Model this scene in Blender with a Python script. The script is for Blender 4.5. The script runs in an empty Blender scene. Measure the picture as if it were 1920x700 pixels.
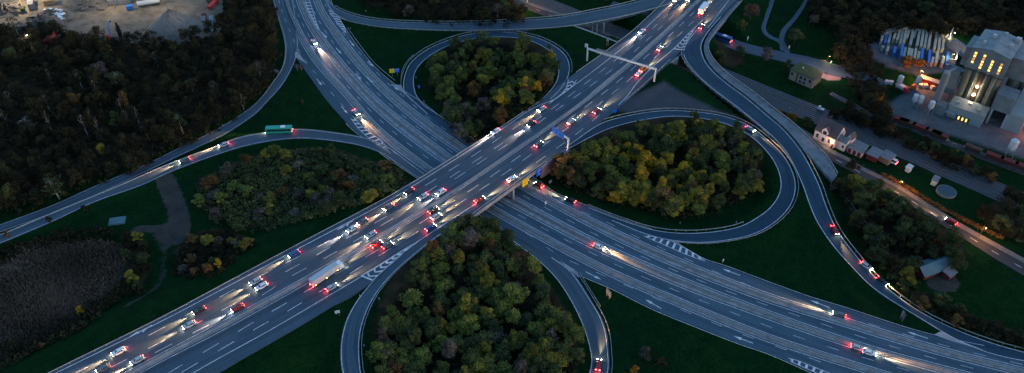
import bpy, math, random
import numpy as np
from mathutils import Vector, Matrix
random.seed(7); rng = np.random.default_rng(7)
scene = bpy.context.scene
COL = scene.collection
R = math.radians

# ------------------------------------------------------------------ camera model (survey: photo point -> place on the ground)
F = 1550.0; PITCH = R(41); CZ = 232.0
cp, sp = math.cos(PITCH), math.sin(PITCH)
def P(x, y, z=0.0):
    u = x-960; v = y-350; t = (CZ-z)/(F*sp+v*cp)
    return Vector((u*t, (F*cp-v*sp)*t, z))
cam_d = bpy.data.cameras.new('camera'); cam = bpy.data.objects.new('camera', cam_d); COL.objects.link(cam)
cam.location = (0, 0, CZ); cam.rotation_euler = (R(90)-PITCH, 0, 0)
cam_d.sensor_width = 36; cam_d.lens = F/1920*36; cam_d.clip_start = 1; cam_d.clip_end = 6000
scene.camera = cam

# ------------------------------------------------------------------ materials
def mat(name, base, var=0.0, scale=1.0, rough=0.85, spec=0.3, metal=0.0, bump=0.0, second=None, detail=4):
    m = bpy.data.materials.new(name); m.use_nodes = True
    nt = m.node_tree; b = nt.nodes['Principled BSDF']
    b.inputs['Roughness'].default_value = rough; b.inputs['Metallic'].default_value = metal
    b.inputs['Specular IOR Level'].default_value = spec
    b.inputs['Base Color'].default_value = (*base, 1)
    if var or second:
        tc = nt.nodes.new('ShaderNodeTexCoord'); n = nt.nodes.new('ShaderNodeTexNoise')
        n.inputs['Scale'].default_value = scale; n.inputs['Detail'].default_value = detail
        nt.links.new(tc.outputs['Object'], n.inputs['Vector'])
        r = nt.nodes.new('ShaderNodeValToRGB')
        r.color_ramp.elements[0].position = .3; r.color_ramp.elements[1].position = .7
        s = second or tuple(c*(1+var) for c in base)
        a = tuple(c*(1-var) for c in base) if var else base
        r.color_ramp.elements[0].color = (*a, 1); r.color_ramp.elements[1].color = (*s, 1)
        nt.links.new(n.outputs['Fac'], r.inputs['Fac']); nt.links.new(r.outputs['Color'], b.inputs['Base Color'])
        if bump:
            bp = nt.nodes.new('ShaderNodeBump'); bp.inputs['Strength'].default_value = bump
            nt.links.new(n.outputs['Fac'], bp.inputs['Height']); nt.links.new(bp.outputs['Normal'], b.inputs['Normal'])
    return m
def glow(name, colr, strength):
    m = bpy.data.materials.new(name); m.use_nodes = True
    b = m.node_tree.nodes['Principled BSDF']
    b.inputs['Base Color'].default_value = (*colr, 1)
    b.inputs['Emission Color'].default_value = (*colr, 1); b.inputs['Emission Strength'].default_value = strength
    return m
def asphalt(name, base, patch):
    # worn asphalt: large pale/dark patches, fine grain
    m = bpy.data.materials.new(name); m.use_nodes = True
    nt = m.node_tree; b = nt.nodes['Principled BSDF']; b.inputs['Roughness'].default_value = .8
    b.inputs['Specular IOR Level'].default_value = .3
    tc = nt.nodes.new('ShaderNodeTexCoord')
    n1 = nt.nodes.new('ShaderNodeTexNoise'); n1.inputs['Scale'].default_value = .045; n1.inputs['Detail'].default_value = 6; n1.inputs['Roughness'].default_value = .65
    n2 = nt.nodes.new('ShaderNodeTexNoise'); n2.inputs['Scale'].default_value = 1.6; n2.inputs['Detail'].default_value = 3
    nt.links.new(tc.outputs['Object'], n1.inputs['Vector']); nt.links.new(tc.outputs['Object'], n2.inputs['Vector'])
    r1 = nt.nodes.new('ShaderNodeValToRGB'); r1.color_ramp.elements[0].position = .35; r1.color_ramp.elements[1].position = .68
    r1.color_ramp.elements[0].color = (*base, 1); r1.color_ramp.elements[1].color = (*patch, 1)
    nt.links.new(n1.outputs['Fac'], r1.inputs['Fac'])
    mr = nt.nodes.new('ShaderNodeMapRange'); mr.inputs['To Min'].default_value = .7; mr.inputs['To Max'].default_value = 1.3
    nt.links.new(n2.outputs['Fac'], mr.inputs['Value'])
    # wear that runs with the traffic: wheel tracks, and resurfaced lengths of single lanes
    uv = nt.nodes.new('ShaderNodeUVMap'); uv.uv_map = 'along'
    mp = nt.nodes.new('ShaderNodeMapping'); mp.inputs['Scale'].default_value = (.75, .012, 1); nt.links.new(uv.outputs['UV'], mp.inputs['Vector'])
    n3 = nt.nodes.new('ShaderNodeTexNoise'); n3.inputs['Scale'].default_value = 1; n3.inputs['Detail'].default_value = 3; nt.links.new(mp.outputs['Vector'], n3.inputs['Vector'])
    mr3 = nt.nodes.new('ShaderNodeMapRange'); mr3.inputs['From Min'].default_value = .3; mr3.inputs['From Max'].default_value = .7; mr3.inputs['To Min'].default_value = .72; mr3.inputs['To Max'].default_value = 1.24
    nt.links.new(n3.outputs['Fac'], mr3.inputs['Value'])
    mp2 = nt.nodes.new('ShaderNodeMapping'); mp2.inputs['Scale'].default_value = (.27, .017, 1); nt.links.new(uv.outputs['UV'], mp2.inputs['Vector'])
    vo = nt.nodes.new('ShaderNodeTexVoronoi'); vo.distance = 'CHEBYCHEV'; vo.inputs['Scale'].default_value = 1; vo.inputs['Randomness'].default_value = .6; nt.links.new(mp2.outputs['Vector'], vo.inputs['Vector'])
    sc = nt.nodes.new('ShaderNodeSeparateColor'); nt.links.new(vo.outputs['Color'], sc.inputs['Color'])
    mr4 = nt.nodes.new('ShaderNodeMapRange'); mr4.inputs['To Min'].default_value = .84; mr4.inputs['To Max'].default_value = 1.14; nt.links.new(sc.outputs['Red'], mr4.inputs['Value'])
    q1 = nt.nodes.new('ShaderNodeMath'); q1.operation = 'MULTIPLY'; nt.links.new(mr3.outputs['Result'], q1.inputs[0]); nt.links.new(mr4.outputs['Result'], q1.inputs[1])
    q2 = nt.nodes.new('ShaderNodeMath'); q2.operation = 'MULTIPLY'; nt.links.new(q1.outputs[0], q2.inputs[0]); nt.links.new(mr.outputs['Result'], q2.inputs[1])
    mx = nt.nodes.new('ShaderNodeMix'); mx.data_type = 'RGBA'; mx.blend_type = 'MULTIPLY'; mx.inputs['Factor'].default_value = 1
    nt.links.new(r1.outputs['Color'], mx.inputs['A']); nt.links.new(q2.outputs[0], mx.inputs['B'])
    nt.links.new(mx.outputs['Result'], b.inputs['Base Color'])
    return m
M = {}
M['asphalt'] = asphalt('asphalt', (.031, .068, .099), (.045, .087, .121))
M['deck_asphalt'] = asphalt('deck asphalt', (.031, .063, .093), (.052, .081, .108))
M['new_asphalt'] = asphalt('new asphalt', (.009, .037, .064), (.014, .047, .078))
M['dark_asphalt'] = asphalt('dark asphalt', (.024, .028, .033), (.034, .038, .042))
M['grey_asphalt'] = asphalt('grey asphalt', (.036, .067, .093), (.052, .085, .113))
M['paint'] = mat('road paint', (.34, .36, .38), 0, .9, .7, second=(.72, .74, .76))
M['concrete'] = mat('concrete', (.20, .22, .235), .3, .35, .9)
M['footway'] = mat('footway paving', (.12, .115, .11), .2, .6, .9)
M['ledge'] = mat('weathered ledge concrete', (.115, .14, .16), .3, .3, .9)
M['pale_concrete'] = mat('pale concrete', (.25, .27, .285), .2, .3, .9)
M['steel'] = mat('galvanised steel', (.42, .44, .45), .2, 2, .45, .5, .6)
M['white_steel'] = mat('white painted steel', (.46, .50, .53), .08, 1, .5)
M['dark_steel'] = mat('dark steel', (.06, .07, .08), .2, 1, .5, .5, .4)
M['sign_blue'] = mat('blue sign sheeting', (.004, .085, .5), .05, 2, .8, .1)
M['sign_yellow'] = mat('yellow sign sheeting', (.75, .52, .01), .05, 2, .5)
M['sign_white'] = mat('white sign sheeting', (.55, .57, .6), .03, 2, .5)
M['sign_text'] = mat('grey sign lettering', (.22, .26, .34), .03, 2, .7, .1)  # lettering greyed down so headlight beams do not wash it out
M['sign_black'] = mat('black sign lettering', (.015, .015, .018), rough=.5)
M['sign_back'] = mat('grey sign back', (.14, .17, .2), .1, 2, .6)
M['brick'] = mat('reddish concrete abutment', (.28, .17, .15), .25, .5, .9)
M['bark'] = mat('bark', (.05, .042, .034), .3, 3, .95)
M['pale_bark'] = mat('pale birch bark', (.2, .19, .18), .4, 2, .9)
M['ballast'] = mat('railway ballast', (.04, .04, .042), .35, .5, .95)
M['rail_steel'] = mat('rail steel', (.22, .24, .27), .2, 1, .4, .5, .7)
M['sleeper'] = mat('concrete sleeper', (.075, .08, .085), .2, 1, .9)

# ------------------------------------------------------------------ object helpers
class MB:
    def __init__(s): s.v = []; s.f = []; s.mi = []; s.cur = 0
    def quad(s, a, b, c, d):
        n = len(s.v); s.v += [tuple(a), tuple(b), tuple(c), tuple(d)]; s.f.append((n, n+1, n+2, n+3)); s.mi.append(s.cur)
    def poly(s, pts):
        n = len(s.v); s.v += [tuple(p) for p in pts]; s.f.append(tuple(range(n, n+len(pts)))); s.mi.append(s.cur)
    def hexa(s, p):   # 8 points, bottom 4 then top 4, counter-clockwise
        n = len(s.v); s.v += [tuple(q) for q in p]
        for q in ((3, 2, 1, 0), (4, 5, 6, 7), (0, 1, 5, 4), (1, 2, 6, 5), (2, 3, 7, 6), (3, 0, 4, 7)):
            s.f.append(tuple(n+i for i in q)); s.mi.append(s.cur)
    def box(s, x0, x1, y0, y1, z0, z1):
        s.hexa([(x0, y0, z0), (x1, y0, z0), (x1, y1, z0), (x0, y1, z0), (x0, y0, z1), (x1, y0, z1), (x1, y1, z1), (x0, y1, z1)])
    def prism(s, pts, z0, z1):
        n = len(s.v); k = len(pts)
        s.v += [(p[0], p[1], z0) for p in pts]+[(p[0], p[1], z1) for p in pts]
        s.f.append(tuple(n+i for i in reversed(range(k)))); s.mi.append(s.cur)
        s.f.append(tuple(n+k+i for i in range(k))); s.mi.append(s.cur)
        for i in range(k):
            j = (i+1) % k; s.f.append((n+i, n+j, n+k+j, n+k+i)); s.mi.append(s.cur)
    def extr(s, prof, y0, y1):   # profile in x,z swept along y
        n = len(s.v); k = len(prof)
        s.v += [(p[0], y0, p[1]) for p in prof]+[(p[0], y1, p[1]) for p in prof]
        s.f.append(tuple(n+i for i in range(k))); s.mi.append(s.cur)
        s.f.append(tuple(n+k+i for i in reversed(range(k)))); s.mi.append(s.cur)
        for i in range(k):
            j = (i+1) % k; s.f.append((n+j, n+i, n+k+i, n+k+j)); s.mi.append(s.cur)
    def tube(s, a, b, r0, r1=None, seg=8, caps=True):
        a = Vector(a); b = Vector(b); r1 = r0 if r1 is None else r1
        d = (b-a).normalized(); x = d.orthogonal().normalized(); y = d.cross(x)
        n = len(s.v)
        for c, r in ((a, r0), (b, r1)):
            for i in range(seg):
                t = 2*math.pi*i/seg; s.v.append(tuple(c+x*(r*math.cos(t))+y*(r*math.sin(t))))
        for i in range(seg):
            j = (i+1) % seg; s.f.append((n+i, n+j, n+seg+j, n+seg+i)); s.mi.append(s.cur)
        if caps:
            s.f.append(tuple(n+i for i in reversed(range(seg)))); s.mi.append(s.cur)
            s.f.append(tuple(n+seg+i for i in range(seg))); s.mi.append(s.cur)
    def lathe(s, c, prof, seg=16):   # prof: (r, z)
        n = len(s.v); k = len(prof)
        for r, z in prof:
            for i in range(seg):
                t = 2*math.pi*i/seg; s.v.append((c[0]+r*math.cos(t), c[1]+r*math.sin(t), c[2]+z))
        for q in range(k-1):
            for i in range(seg):
                j = (i+1) % seg; s.f.append((n+q*seg+i, n+q*seg+j, n+(q+1)*seg+j, n+(q+1)*seg+i)); s.mi.append(s.cur)
        s.f.append(tuple(n+(k-1)*seg+i for i in range(seg))); s.mi.append(s.cur)
        s.f.append(tuple(n+i for i in reversed(range(seg)))); s.mi.append(s.cur)
    def mesh(s, name, mats, smooth=False):
        me = bpy.data.meshes.new(name); me.from_pydata(s.v, [], s.f)
        for m in (mats if isinstance(mats, (list, tuple)) else [mats]): me.materials.append(m)
        if max(s.mi, default=0): me.polygons.foreach_set('material_index', s.mi)
        if smooth: me.polygons.foreach_set('use_smooth', [True]*len(me.polygons))
        me.update(); return me
    def build(s, name, mats, parent=None, smooth=False):
        return link(name, s.mesh(name, mats, smooth), parent)
def link(name, me, parent=None):
    o = bpy.data.objects.new(name, me); COL.objects.link(o)
    if parent: o.parent = parent
    return o
def tag(o, label=None, cat=None, group=None, kind=None):
    if label: o['label'] = label
    if cat: o['category'] = cat
    if group: o['group'] = group
    if kind: o['kind'] = kind
    return o
def thing(name, label, cat, loc=(0, 0, 0), rz=0, group=None):
    o = bpy.data.objects.new(name, None); COL.objects.link(o); o.empty_display_size = .1
    o.location = loc; o.rotation_euler = (0, 0, rz); return tag(o, label, cat, group)
def copy_tree(o, parent=None):
    c = o.copy(); COL.objects.link(c)
    if parent: c.parent = parent
    for ch in KIDS.get(o.name, list(o.children)): copy_tree(ch, c)
    return c
KIDS = {}
def struct(o): o['kind'] = 'structure'; return o

# ------------------------------------------------------------------ curves
def crom(pts, step=3.0, n=None):
    pts = np.array([tuple(p) for p in pts], float)
    e = np.vstack([2*pts[0]-pts[1], pts, 2*pts[-1]-pts[-2]]); out = []
    for i in range(1, len(e)-2):
        p0, p1, p2, p3 = e[i-1:i+3]; t = np.linspace(0, 1, 16, endpoint=False)[:, None]
        # centripetal knots keep the curve from overshooting
        d = [max(np.linalg.norm(b-a), 1e-6)**.5 for a, b in ((p0, p1), (p1, p2), (p2, p3))]
        m1 = (p2-p1)+d[1]*((p1-p0)/d[0]-(p2-p0)/(d[0]+d[1])); m2 = (p2-p1)+d[1]*((p3-p2)/d[2]-(p3-p1)/(d[1]+d[2]))
        out.append((2*t**3-3*t**2+1)*p1+(t**3-2*t**2+t)*m1+(-2*t**3+3*t**2)*p2+(t**3-t**2)*m2)
    out = np.vstack(out+[pts[-1:]])
    s = np.r_[0, np.cumsum(np.linalg.norm(np.diff(out, axis=0), axis=1))]
    n = n or max(2, int(s[-1]/step)+1)
    q = np.linspace(0, s[-1], n)
    return np.stack([np.interp(q, s, out[:, k]) for k in range(3)], 1)
def W(pts, z=0.0):     # traced photo points (x, y[, z]) -> world polyline
    return [P(p[0], p[1], p[2] if len(p) > 2 else z) for p in pts]
def line(pts, z=0.0, step=3.0): return crom(W(pts, z), step)
def offs(c, d):        # offset a polyline sideways (left positive)
    c = np.array(c); t = np.gradient(c, axis=0); t[:, 2] = 0; t /= np.linalg.norm(t, axis=1)[:, None]+1e-9
    n = np.stack([-t[:, 1], t[:, 0], 0*t[:, 0]], 1); return c+n*d
def ribbon(mb, a, b, dz=0.0):
    for i in range(len(a)-1):
        q = [a[i], b[i], b[i+1], a[i+1]]; q = [(p[0], p[1], p[2]+dz) for p in q]
        u = Vector(q[1])-Vector(q[0]); w = Vector(q[3])-Vector(q[0])
        if u.cross(w).z < 0: q = q[::-1]
        mb.quad(*q)
def stripe(mb, c, w, dz=.03): ribbon(mb, offs(c, w/2), offs(c, -w/2), dz)
def sub(c, a, b):
    c = np.array(c); s = np.r_[0, np.cumsum(np.linalg.norm(np.diff(c, axis=0), axis=1))]
    n = max(2, int((b-a)/3)+2); q = np.linspace(a, min(b, s[-1]), n)
    return np.stack([np.interp(q, s, c[:, k]) for k in range(3)], 1)
def length(c): return float(np.linalg.norm(np.diff(np.array(c), axis=0), axis=1).sum())
def dashes(mb, c, w, on, period, dz=.03, start=0.0):
    L = length(c); s = start
    while s+on < L:
        stripe(mb, sub(c, s, s+on), w, dz); s += period
ROADS = {}   # name -> dict(c, hw, bridge)
def road(name, Lp, Rp, material, z=0.0, dz=0.0, skirt=1.2, mode='embank', slope=.5, bridge=None, step=3.0, capslope=.8, extra=0.0):
    a = W(Lp, z); b = W(Rp, z)
    n = max(len(crom(a, step)), len(crom(b, step)))
    a = crom(a, n=n); b = crom(b, n=n); a[:, 2] += dz; b[:, 2] += dz
    mb = MB(); ribbon(mb, a, b)
    if skirt:
        for e in (a, b):
            d = e.copy(); d[:, 2] -= skirt
            for i in range(n-1): mb.quad(e[i], e[i+1], d[i+1], d[i])
        for i in (0, n-1): mb.quad(a[i], b[i], b[i]-[0, 0, skirt], a[i]-[0, 0, skirt])
        da = a.copy(); db = b.copy(); da[:, 2] -= skirt; db[:, 2] -= skirt; ribbon(mb, da, db)
    o = struct(mb.build(name, material))
    uvl = o.data.uv_layers.new(name='along'); dat = np.zeros(len(o.data.loops)*2, np.float32)
    wd = np.linalg.norm(a-b, axis=1); al = np.r_[0, np.cumsum(np.linalg.norm(np.diff((a+b)/2, axis=0), axis=1))]; off = len(ROADS)*37.0
    for i in range(n-1):
        q = [(0, al[i]), (wd[i], al[i]), (wd[i+1], al[i+1]), (0, al[i+1])]
        if np.linalg.norm(np.array(mb.v[4*i])-a[i]) > 1e-6: q = q[::-1]
        for k in range(4): dat[(4*i+k)*2:(4*i+k)*2+2] = (q[k][0]+off, q[k][1]+off)
    uvl.data.foreach_set('uv', dat)
    c = (a+b)/2; hw = np.linalg.norm(a[:, :2]-b[:, :2], axis=1)/2
    ROADS[name+str(len(ROADS))] = dict(c=c, hw=hw, mode=mode, slope=slope, bridge=bridge, cap=capslope, extra=extra)
    return a, b
# ------------------------------------------------------------------ roads
LOW_L = [(497,-60),(505,-30),(511,0),(521,36),(533,72),(553,105),(585,150),(610,185),(640,220),(665,245),(690,263),(715,287),(750,311),(780,331),(845,370),(905,405),(935,433),(967,457),(1020,485),(1075,510),(1150,542),(1220,577),(1300,610),(1390,645),(1440,662),(1515,695),(1600,735),(1700,790)]
LOW_R = [(608,-60),(613,-30),(620,4),(632,30),(650,60),(675,95),(700,125),(730,152),(757,172),(792,194),(825,220),(860,245),(887,262),(945,300),(1006,338),(1043,364),(1100,387),(1160,411),(1225,433),(1262,453),(1320,487),(1360,500),(1440,530),(1515,557),(1590,580),(1665,605),(1720,622),(1780,637),(1845,650),(1920,664),(2000,684)]
lowL, lowR = road('lower_road', LOW_L, LOW_R, M['asphalt'], dz=0, skirt=.4, mode='low', slope=.55)
DZ = 7.0
DECK_L = [(-60,780),(80,706),(300,597),(420,533),(560,458),(706,381),(760,351),(873,281),(940,238),(1000,197),(1073,141),(1126,103.5),(1183,60),(1247,0),(1290,-45)]
DECK_R = [(250,800),(410,700),(545,622),(600,589),(690,533),(762,472),(860,424),(908,389),(1018,310),(1054,284),(1100,250),(1157,205),(1210,160),(1250,122),(1290,85),(1330,50),(1367,20),(1384,0),(1420,-45)]
deckL, deckR = road('motorway_deck', DECK_L, DECK_R, M['deck_asphalt'], z=DZ, dz=.06, skirt=1.3, mode='embank', capslope=9)
# loops and ramps
UL_O = [(800,214,0),(757,172,0),(755.7,168,0),(756,150,.2),(760,136,.4),(767,121,.7),(779,108,1),(800,93,1.5),(830,79,2.1),(870,66,2.8),(910,61,3.5),(960,61,4.3),(985,65,4.8),(1011,72,5.3),(1037,84,5.8),(1056,97.7,6.2),(1066,112,6.5),(1069,132,6.8),(1062,153,7),(1040,180,7),(1005,205,7)]
UL_I = [(838,225,0),(797,199,0),(789,190,0),(781,178,0),(777,163,.1),(776,148,.3),(779,136,.5),(786,124,.8),(799,111,1.1),(816,99,1.6),(842,86,2.2),(877,76,2.9),(915,70.5,3.6),(960,71,4.3),(986,74.6,4.8),(1011,84,5.3),(1032,97.7,5.9),(1042,110,6.3),(1047,125,6.6),(1042,155,7),(1020,182,7),(990,205,7),(945,236,7)]
upO, upI = road('loop_ramp', UL_O, UL_I, M['new_asphalt'], dz=.03)
RL_O = [(1060,277,7),(1125,232,7),(1150,223,7),(1180,216,6.8),(1240,207.5,6.4),(1300,209,5.9),(1355,217,5.4),(1400,233,5),(1440,262,4.6),(1470,292,4.1),(1487,322,3.6),(1493,352,3.1),(1484,385,2.5),(1458,415,1.9),(1420,438,1.3),(1380,449,.9),(1320,456,.4),(1260,452,.1),(1215,441,0),(1150,415,0)]
RL_I = [(1054,286,7),(1070,277.5,7),(1135,245,7),(1165,235,6.9),(1200,227,6.7),(1260,219,6.2),(1310,222,5.7),(1360,233,5.2),(1405,255,4.7),(1437,285,4.2),(1456,315,3.7),(1463,345,3.2),(1458,368,2.7),(1440,392,2.1),(1410,413,1.6),(1385,425,1.2),(1340,434,.7),(1280,437,.3),(1225,431,0),(1160,411,0),(1100,388,0)]
rlO, rlI = road('loop_ramp', RL_O, RL_I, M['new_asphalt'], dz=.035)
BL_O = [(790,447,7),(762,469,7),(735,493,6.9),(710,515,6.7),(690,537,6.5),(668,565,6.1),(648,602,5.6),(639,640,5.1),(638,675,4.7),(642,702,4.4),(655,740,4),(700,800,3.5),(780,850,3),(880,870,2.6),(980,860,2.2),(1060,820,1.9),(1115,765,1.5),(1142,700,1),(1142,660,.7),(1139,630,.5),(1130,600,.3),(1110,565,.1),(1085,525,0),(1072,509,0),(1040,486,0)]
BL_I = [(860,422.5,7),(830,437,7),(780,475,6.9),(740,510,6.7),(710,545,6.4),(690,580,6),(677,620,5.5),(674,650,5.1),(675,675,4.8),(678,700,4.5),(700,750,4),(760,805,3.5),(870,830,2.9),(970,820,2.3),(1040,785,1.9),(1085,745,1.5),(1104,700,1),(1109,675,.8),(1105,650,.6),(1092,610,.35),(1070,565,.15),(1040,520,0),(1010,490,0),(967,457,0),(940,437,0)]
blO, blI = road('loop_ramp', BL_O, BL_I, M['grey_asphalt'], dz=.04)
LT_O = [(505,-60),(511,0),(521,36),(531,69),(534,95),(528,128),(510,155),(480,193),(440,222),(390,251),(340,275),(280,305),(180,348),(100,384),(0,421),(-120,462)]
LT_I = [(545,-60),(551,0),(558,60),(558,98),(545,133),(526,164),(500,192),(480,213),(430,247),(380,272),(310,305),(220,348),(140,384),(0,436),(-120,476)]
ltO, ltI = road('slip_road', LT_O, LT_I, M['grey_asphalt'], dz=.03)
LB_O = [(800,330),(760,300),(730,277),(695,262),(660,254),(630,249.5),(595,245,.3),(565,243,.5),(530,245,.8),(480,252,1),(440,261,1.2),(400,277,1.4),(350,295,1.5),(300,315,1.5),(215,352,1.5),(100,399,1.5),(0,441,1.5),(-120,486,1.5)]
LB_I = [(815,345),(780,331),(750,311),(715,288),(680,275),(640,267),(600,262,.3),(570,260,.5),(530,262,.8),(480,270,1),(440,280,1.2),(380,300,1.4),(320,323,1.5),(265,348,1.5),(175,380,1.5),(100,415,1.5),(0,457,1.5),(-120,503,1.5)]
lbO, lbI = road('slip_road', LB_O, LB_I, M['grey_asphalt'], dz=.035)
TR_L = [(596,-40),(607,-10),(622,8,0),(640,20,.3),(680,33,.9),(720,39,1.6),(780,42,2.6),(840,43,3.6),(900,42,4.5),(960,39,5.6),(1030,34,6.8),(1080,27,7),(1120,19,7),(1165,10,7),(1220,-5,7),(1300,-30,7)]
TR_R = [(604,-40),(612,0),(624,22,0),(645,37,.3),(680,46,.9),(720,52,1.6),(780,56,2.6),(840,58,3.6),(900,58,4.5),(960,56.5,5.6),(1030,53,6.8),(1080,48,7),(1120,41,7),(1165,32,7),(1225,17,7),(1310,-10,7)]
trL, trR = road('overpass_ramp', TR_L, TR_R, M['grey_asphalt'], dz=.03, skirt=1.3, bridge=(1072, 9999))
SR_L = [(1330,30,7),(1300,62,7),(1284,85,7),(1280,104,6.9),(1290,123,6.8),(1310,145,6.6),(1340,171,6.3),(1375,197,5.9),(1410,225,5.5),(1443,253,5.1),(1470,282,4.6),(1490,317,4),(1505,351,3.4),(1515,380,2.9),(1530,415,2.3),(1560,460,1.7),(1600,505,1.1),(1630,535,.7),(1660,557,.4),(1700,582,.1),(1740,607,0),(1785,634,0),(1850,662,0),(1930,680,0)]
SR_R = [(1380,5,7),(1352,33,7),(1326,64,7),(1316,85,6.9),(1320,108,6.8),(1334,130,6.6),(1362,155,6.3),(1400,183,5.9),(1440,217,5.5),(1470,243,5.1),(1503,283,4.6),(1524,320,4),(1538,350,3.4),(1551,388,2.9),(1571,432,2.3),(1605,478,1.7),(1640,518,1.1),(1680,553,.6),(1740,593,.2),(1810,625,0),(1870,646,0),(1925,661,0),(2000,680,0)]
srL, srR = road('slip_road', SR_L, SR_R, M['new_asphalt'], dz=.03, skirt=1.3, bridge=(1270, 1500))
# raised hard strip beside the right slip road (kerbed ledge with its own railing)
LEDGE_I = [(1384,2,7),(1355,33,7),(1330,64,7),(1320,85,6.9),(1324,107,6.8),(1338,129,6.6),(1366,154,6.3),(1404,182,5.9),(1444,216,5.5),(1474,242,5.1),(1507,280,4.6),(1535,312,4),(1560,340,3.2)]
LEDGE_O = [(1392,2,7),(1362,36,7),(1339,65,7),(1328,85,6.9),(1332,104,6.8),(1347,125,6.6),(1375,149,6.3),(1413,176,5.9),(1453,208,5.5),(1486,233,5.1),(1521,266,4.6),(1548,294,4),(1570,328,3.2)]
lgI, lgO = road('hard_strip', LEDGE_I, LEDGE_O, M['ledge'], dz=.14, skirt=1.3, bridge=(1200, 1570))
# ordinary roads
VR_L = [(900,-50),(987,2),(1047,24),(1120,54),(1200,88),(1290,130),(1345,155),(1400,183),(1460,215),(1530,258),(1562,282),(1593,297),(1613,311),(1677,342),(1754,390),(1808,423),(1920,485),(2050,560)]
VR_R = [(885,-40),(972,10),(1030,34),(1105,65),(1185,100),(1270,139),(1330,166),(1385,192),(1445,224),(1500,264),(1540,293),(1570,308),(1640,347),(1700,381),(1760,418),(1834,465),(1865,485),(1920,517),(2050,595)]
vrL, vrR = road('village_road', VR_L, VR_R, M['dark_asphalt'], dz=-.02, skirt=.4, mode='low', slope=6, extra=.1)
ribbon_fw = MB(); _n = len(vrL); ribbon(ribbon_fw, offs(vrL, .1), offs(vrL, -2.6), .1); struct(ribbon_fw.build('footway', M['footway']))
BR_L = [(1150,2),(1250,34),(1339,60),(1374,73),(1416,86),(1474,98.6),(1513,106),(1594,128.6),(1640,142),(1660,152)]
BR_R = [(1140,15),(1240,48),(1328,75),(1356,87),(1401,99.6),(1457,113),(1500,124),(1551,138),(1598,149),(1640,158),(1655,166)]
brL, brR = road('country_road', BR_L, BR_R, M['grey_asphalt'], dz=-.02, skirt=.4, mode='low', slope=2, extra=1.0)
for Lp, Rp in ([[(1444,-30),(1443,0),(1434,30),(1428,56),(1438,69),(1458,79),(1470,97)],[(1454,-30),(1452,0),(1442,30),(1436,55),(1445,66),(1464,75),(1482,100)]],
               [[(1525,-30),(1509,0),(1486,33),(1464,58),(1461,78),(1463,94)],[(1537,-30),(1517,0),(1495,34),(1474,60),(1471,78),(1482,96)]],
               [[(1583,376),(1605,405),(1632,440),(1655,480)],[(1592,374),(1615,402),(1641,436),(1664,476)]]):
    road('path', Lp, Rp, M['grey_asphalt'], dz=-.05-.008*len(ROADS) % .05, skirt=.3, mode='low', slope=2)
# railway bed
RW_L = [(880,-40),(1000,-12),(1100,26),(1200,66),(1340,121),(1440,162),(1560,210),(1680,260),(1760,295),(1840,329),(1920,361),(2050,412)]
RW_R = [(860,-16),(1000,12),(1090,41),(1200,87),(1340,151),(1440,197),(1560,245),(1680,292),(1760,328),(1840,363),(1920,399),(2050,455)]
rwL, rwR = road('railway_bed', RW_L, RW_R, M['ballast'], dz=-.1, skirt=.4, mode='low', slope=4, extra=.3)
SD_L = [(1560,172),(1600,192),(1640,213),(1685,226),(1762,255),(1865,295),(1930,318),(2000,345)]
SD_R = [(1556,178),(1596,200),(1636,222),(1682,236),(1759,266),(1862,307),(1927,331),(2000,360)]
sdL, sdR = road('siding_bed', SD_L, SD_R, M['ballast'], dz=-.1, skirt=.3, mode='low', slope=2)

# ------------------------------------------------------------------ paved gores
def patch(name, pts, material, z=0.0, dz=.05):
    w = W(pts, z); mb = MB(); q = [(p.x, p.y, p.z+dz) for p in w]
    a = sum(q[i][0]*q[(i+1) % len(q)][1]-q[(i+1) % len(q)][0]*q[i][1] for i in range(len(q)))
    mb.poly(q if a > 0 else q[::-1]); return struct(mb.build(name, material))
patch('gore_paving', [(1282,92),(1330,50),(1345,30),(1318,66),(1290,85)], M['deck_asphalt'], 7, .047)
patch('gore_paving', [(1232,140),(1285,92),(1282,104),(1262,108)], M['deck_asphalt'], 7, .043)
patch('gore_paving', [(690,533),(762,470),(735,493),(710,515)], M['deck_asphalt'], 6.95, .05)
patch('gore_paving', [(737,158),(752,160),(757,170),(763,178),(748,170)], M['pale_concrete'], 0, .05)
patch('gore_paving', [(1048,488),(1074,504),(1084,512),(1086,522),(1072,510)], M['pale_concrete'], 0, .055)
patch('gore_paving', [(553,98),(559,98),(575,120),(553,107)], M['pale_concrete'], 0, .05)
patch('gore_paving', [(690,262),(700,262),(722,276),(735,290),(712,276)], M['concrete'], 0, .05)
patch('gore_paving', [(1750,628),(1765,621),(1790,636),(1848,658),(1785,640)], M['pale_concrete'], 0, .055)

def smooth(c, w=9):
    k = np.hanning(2*w+3)[1:-1]; k /= k.sum(); e = np.vstack([2*c[0]-c[w:0:-1], c, 2*c[-1]-c[-2:-w-2:-1]])
    return np.stack([np.convolve(e[:, j], k, 'valid') for j in range(3)], 1)
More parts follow.
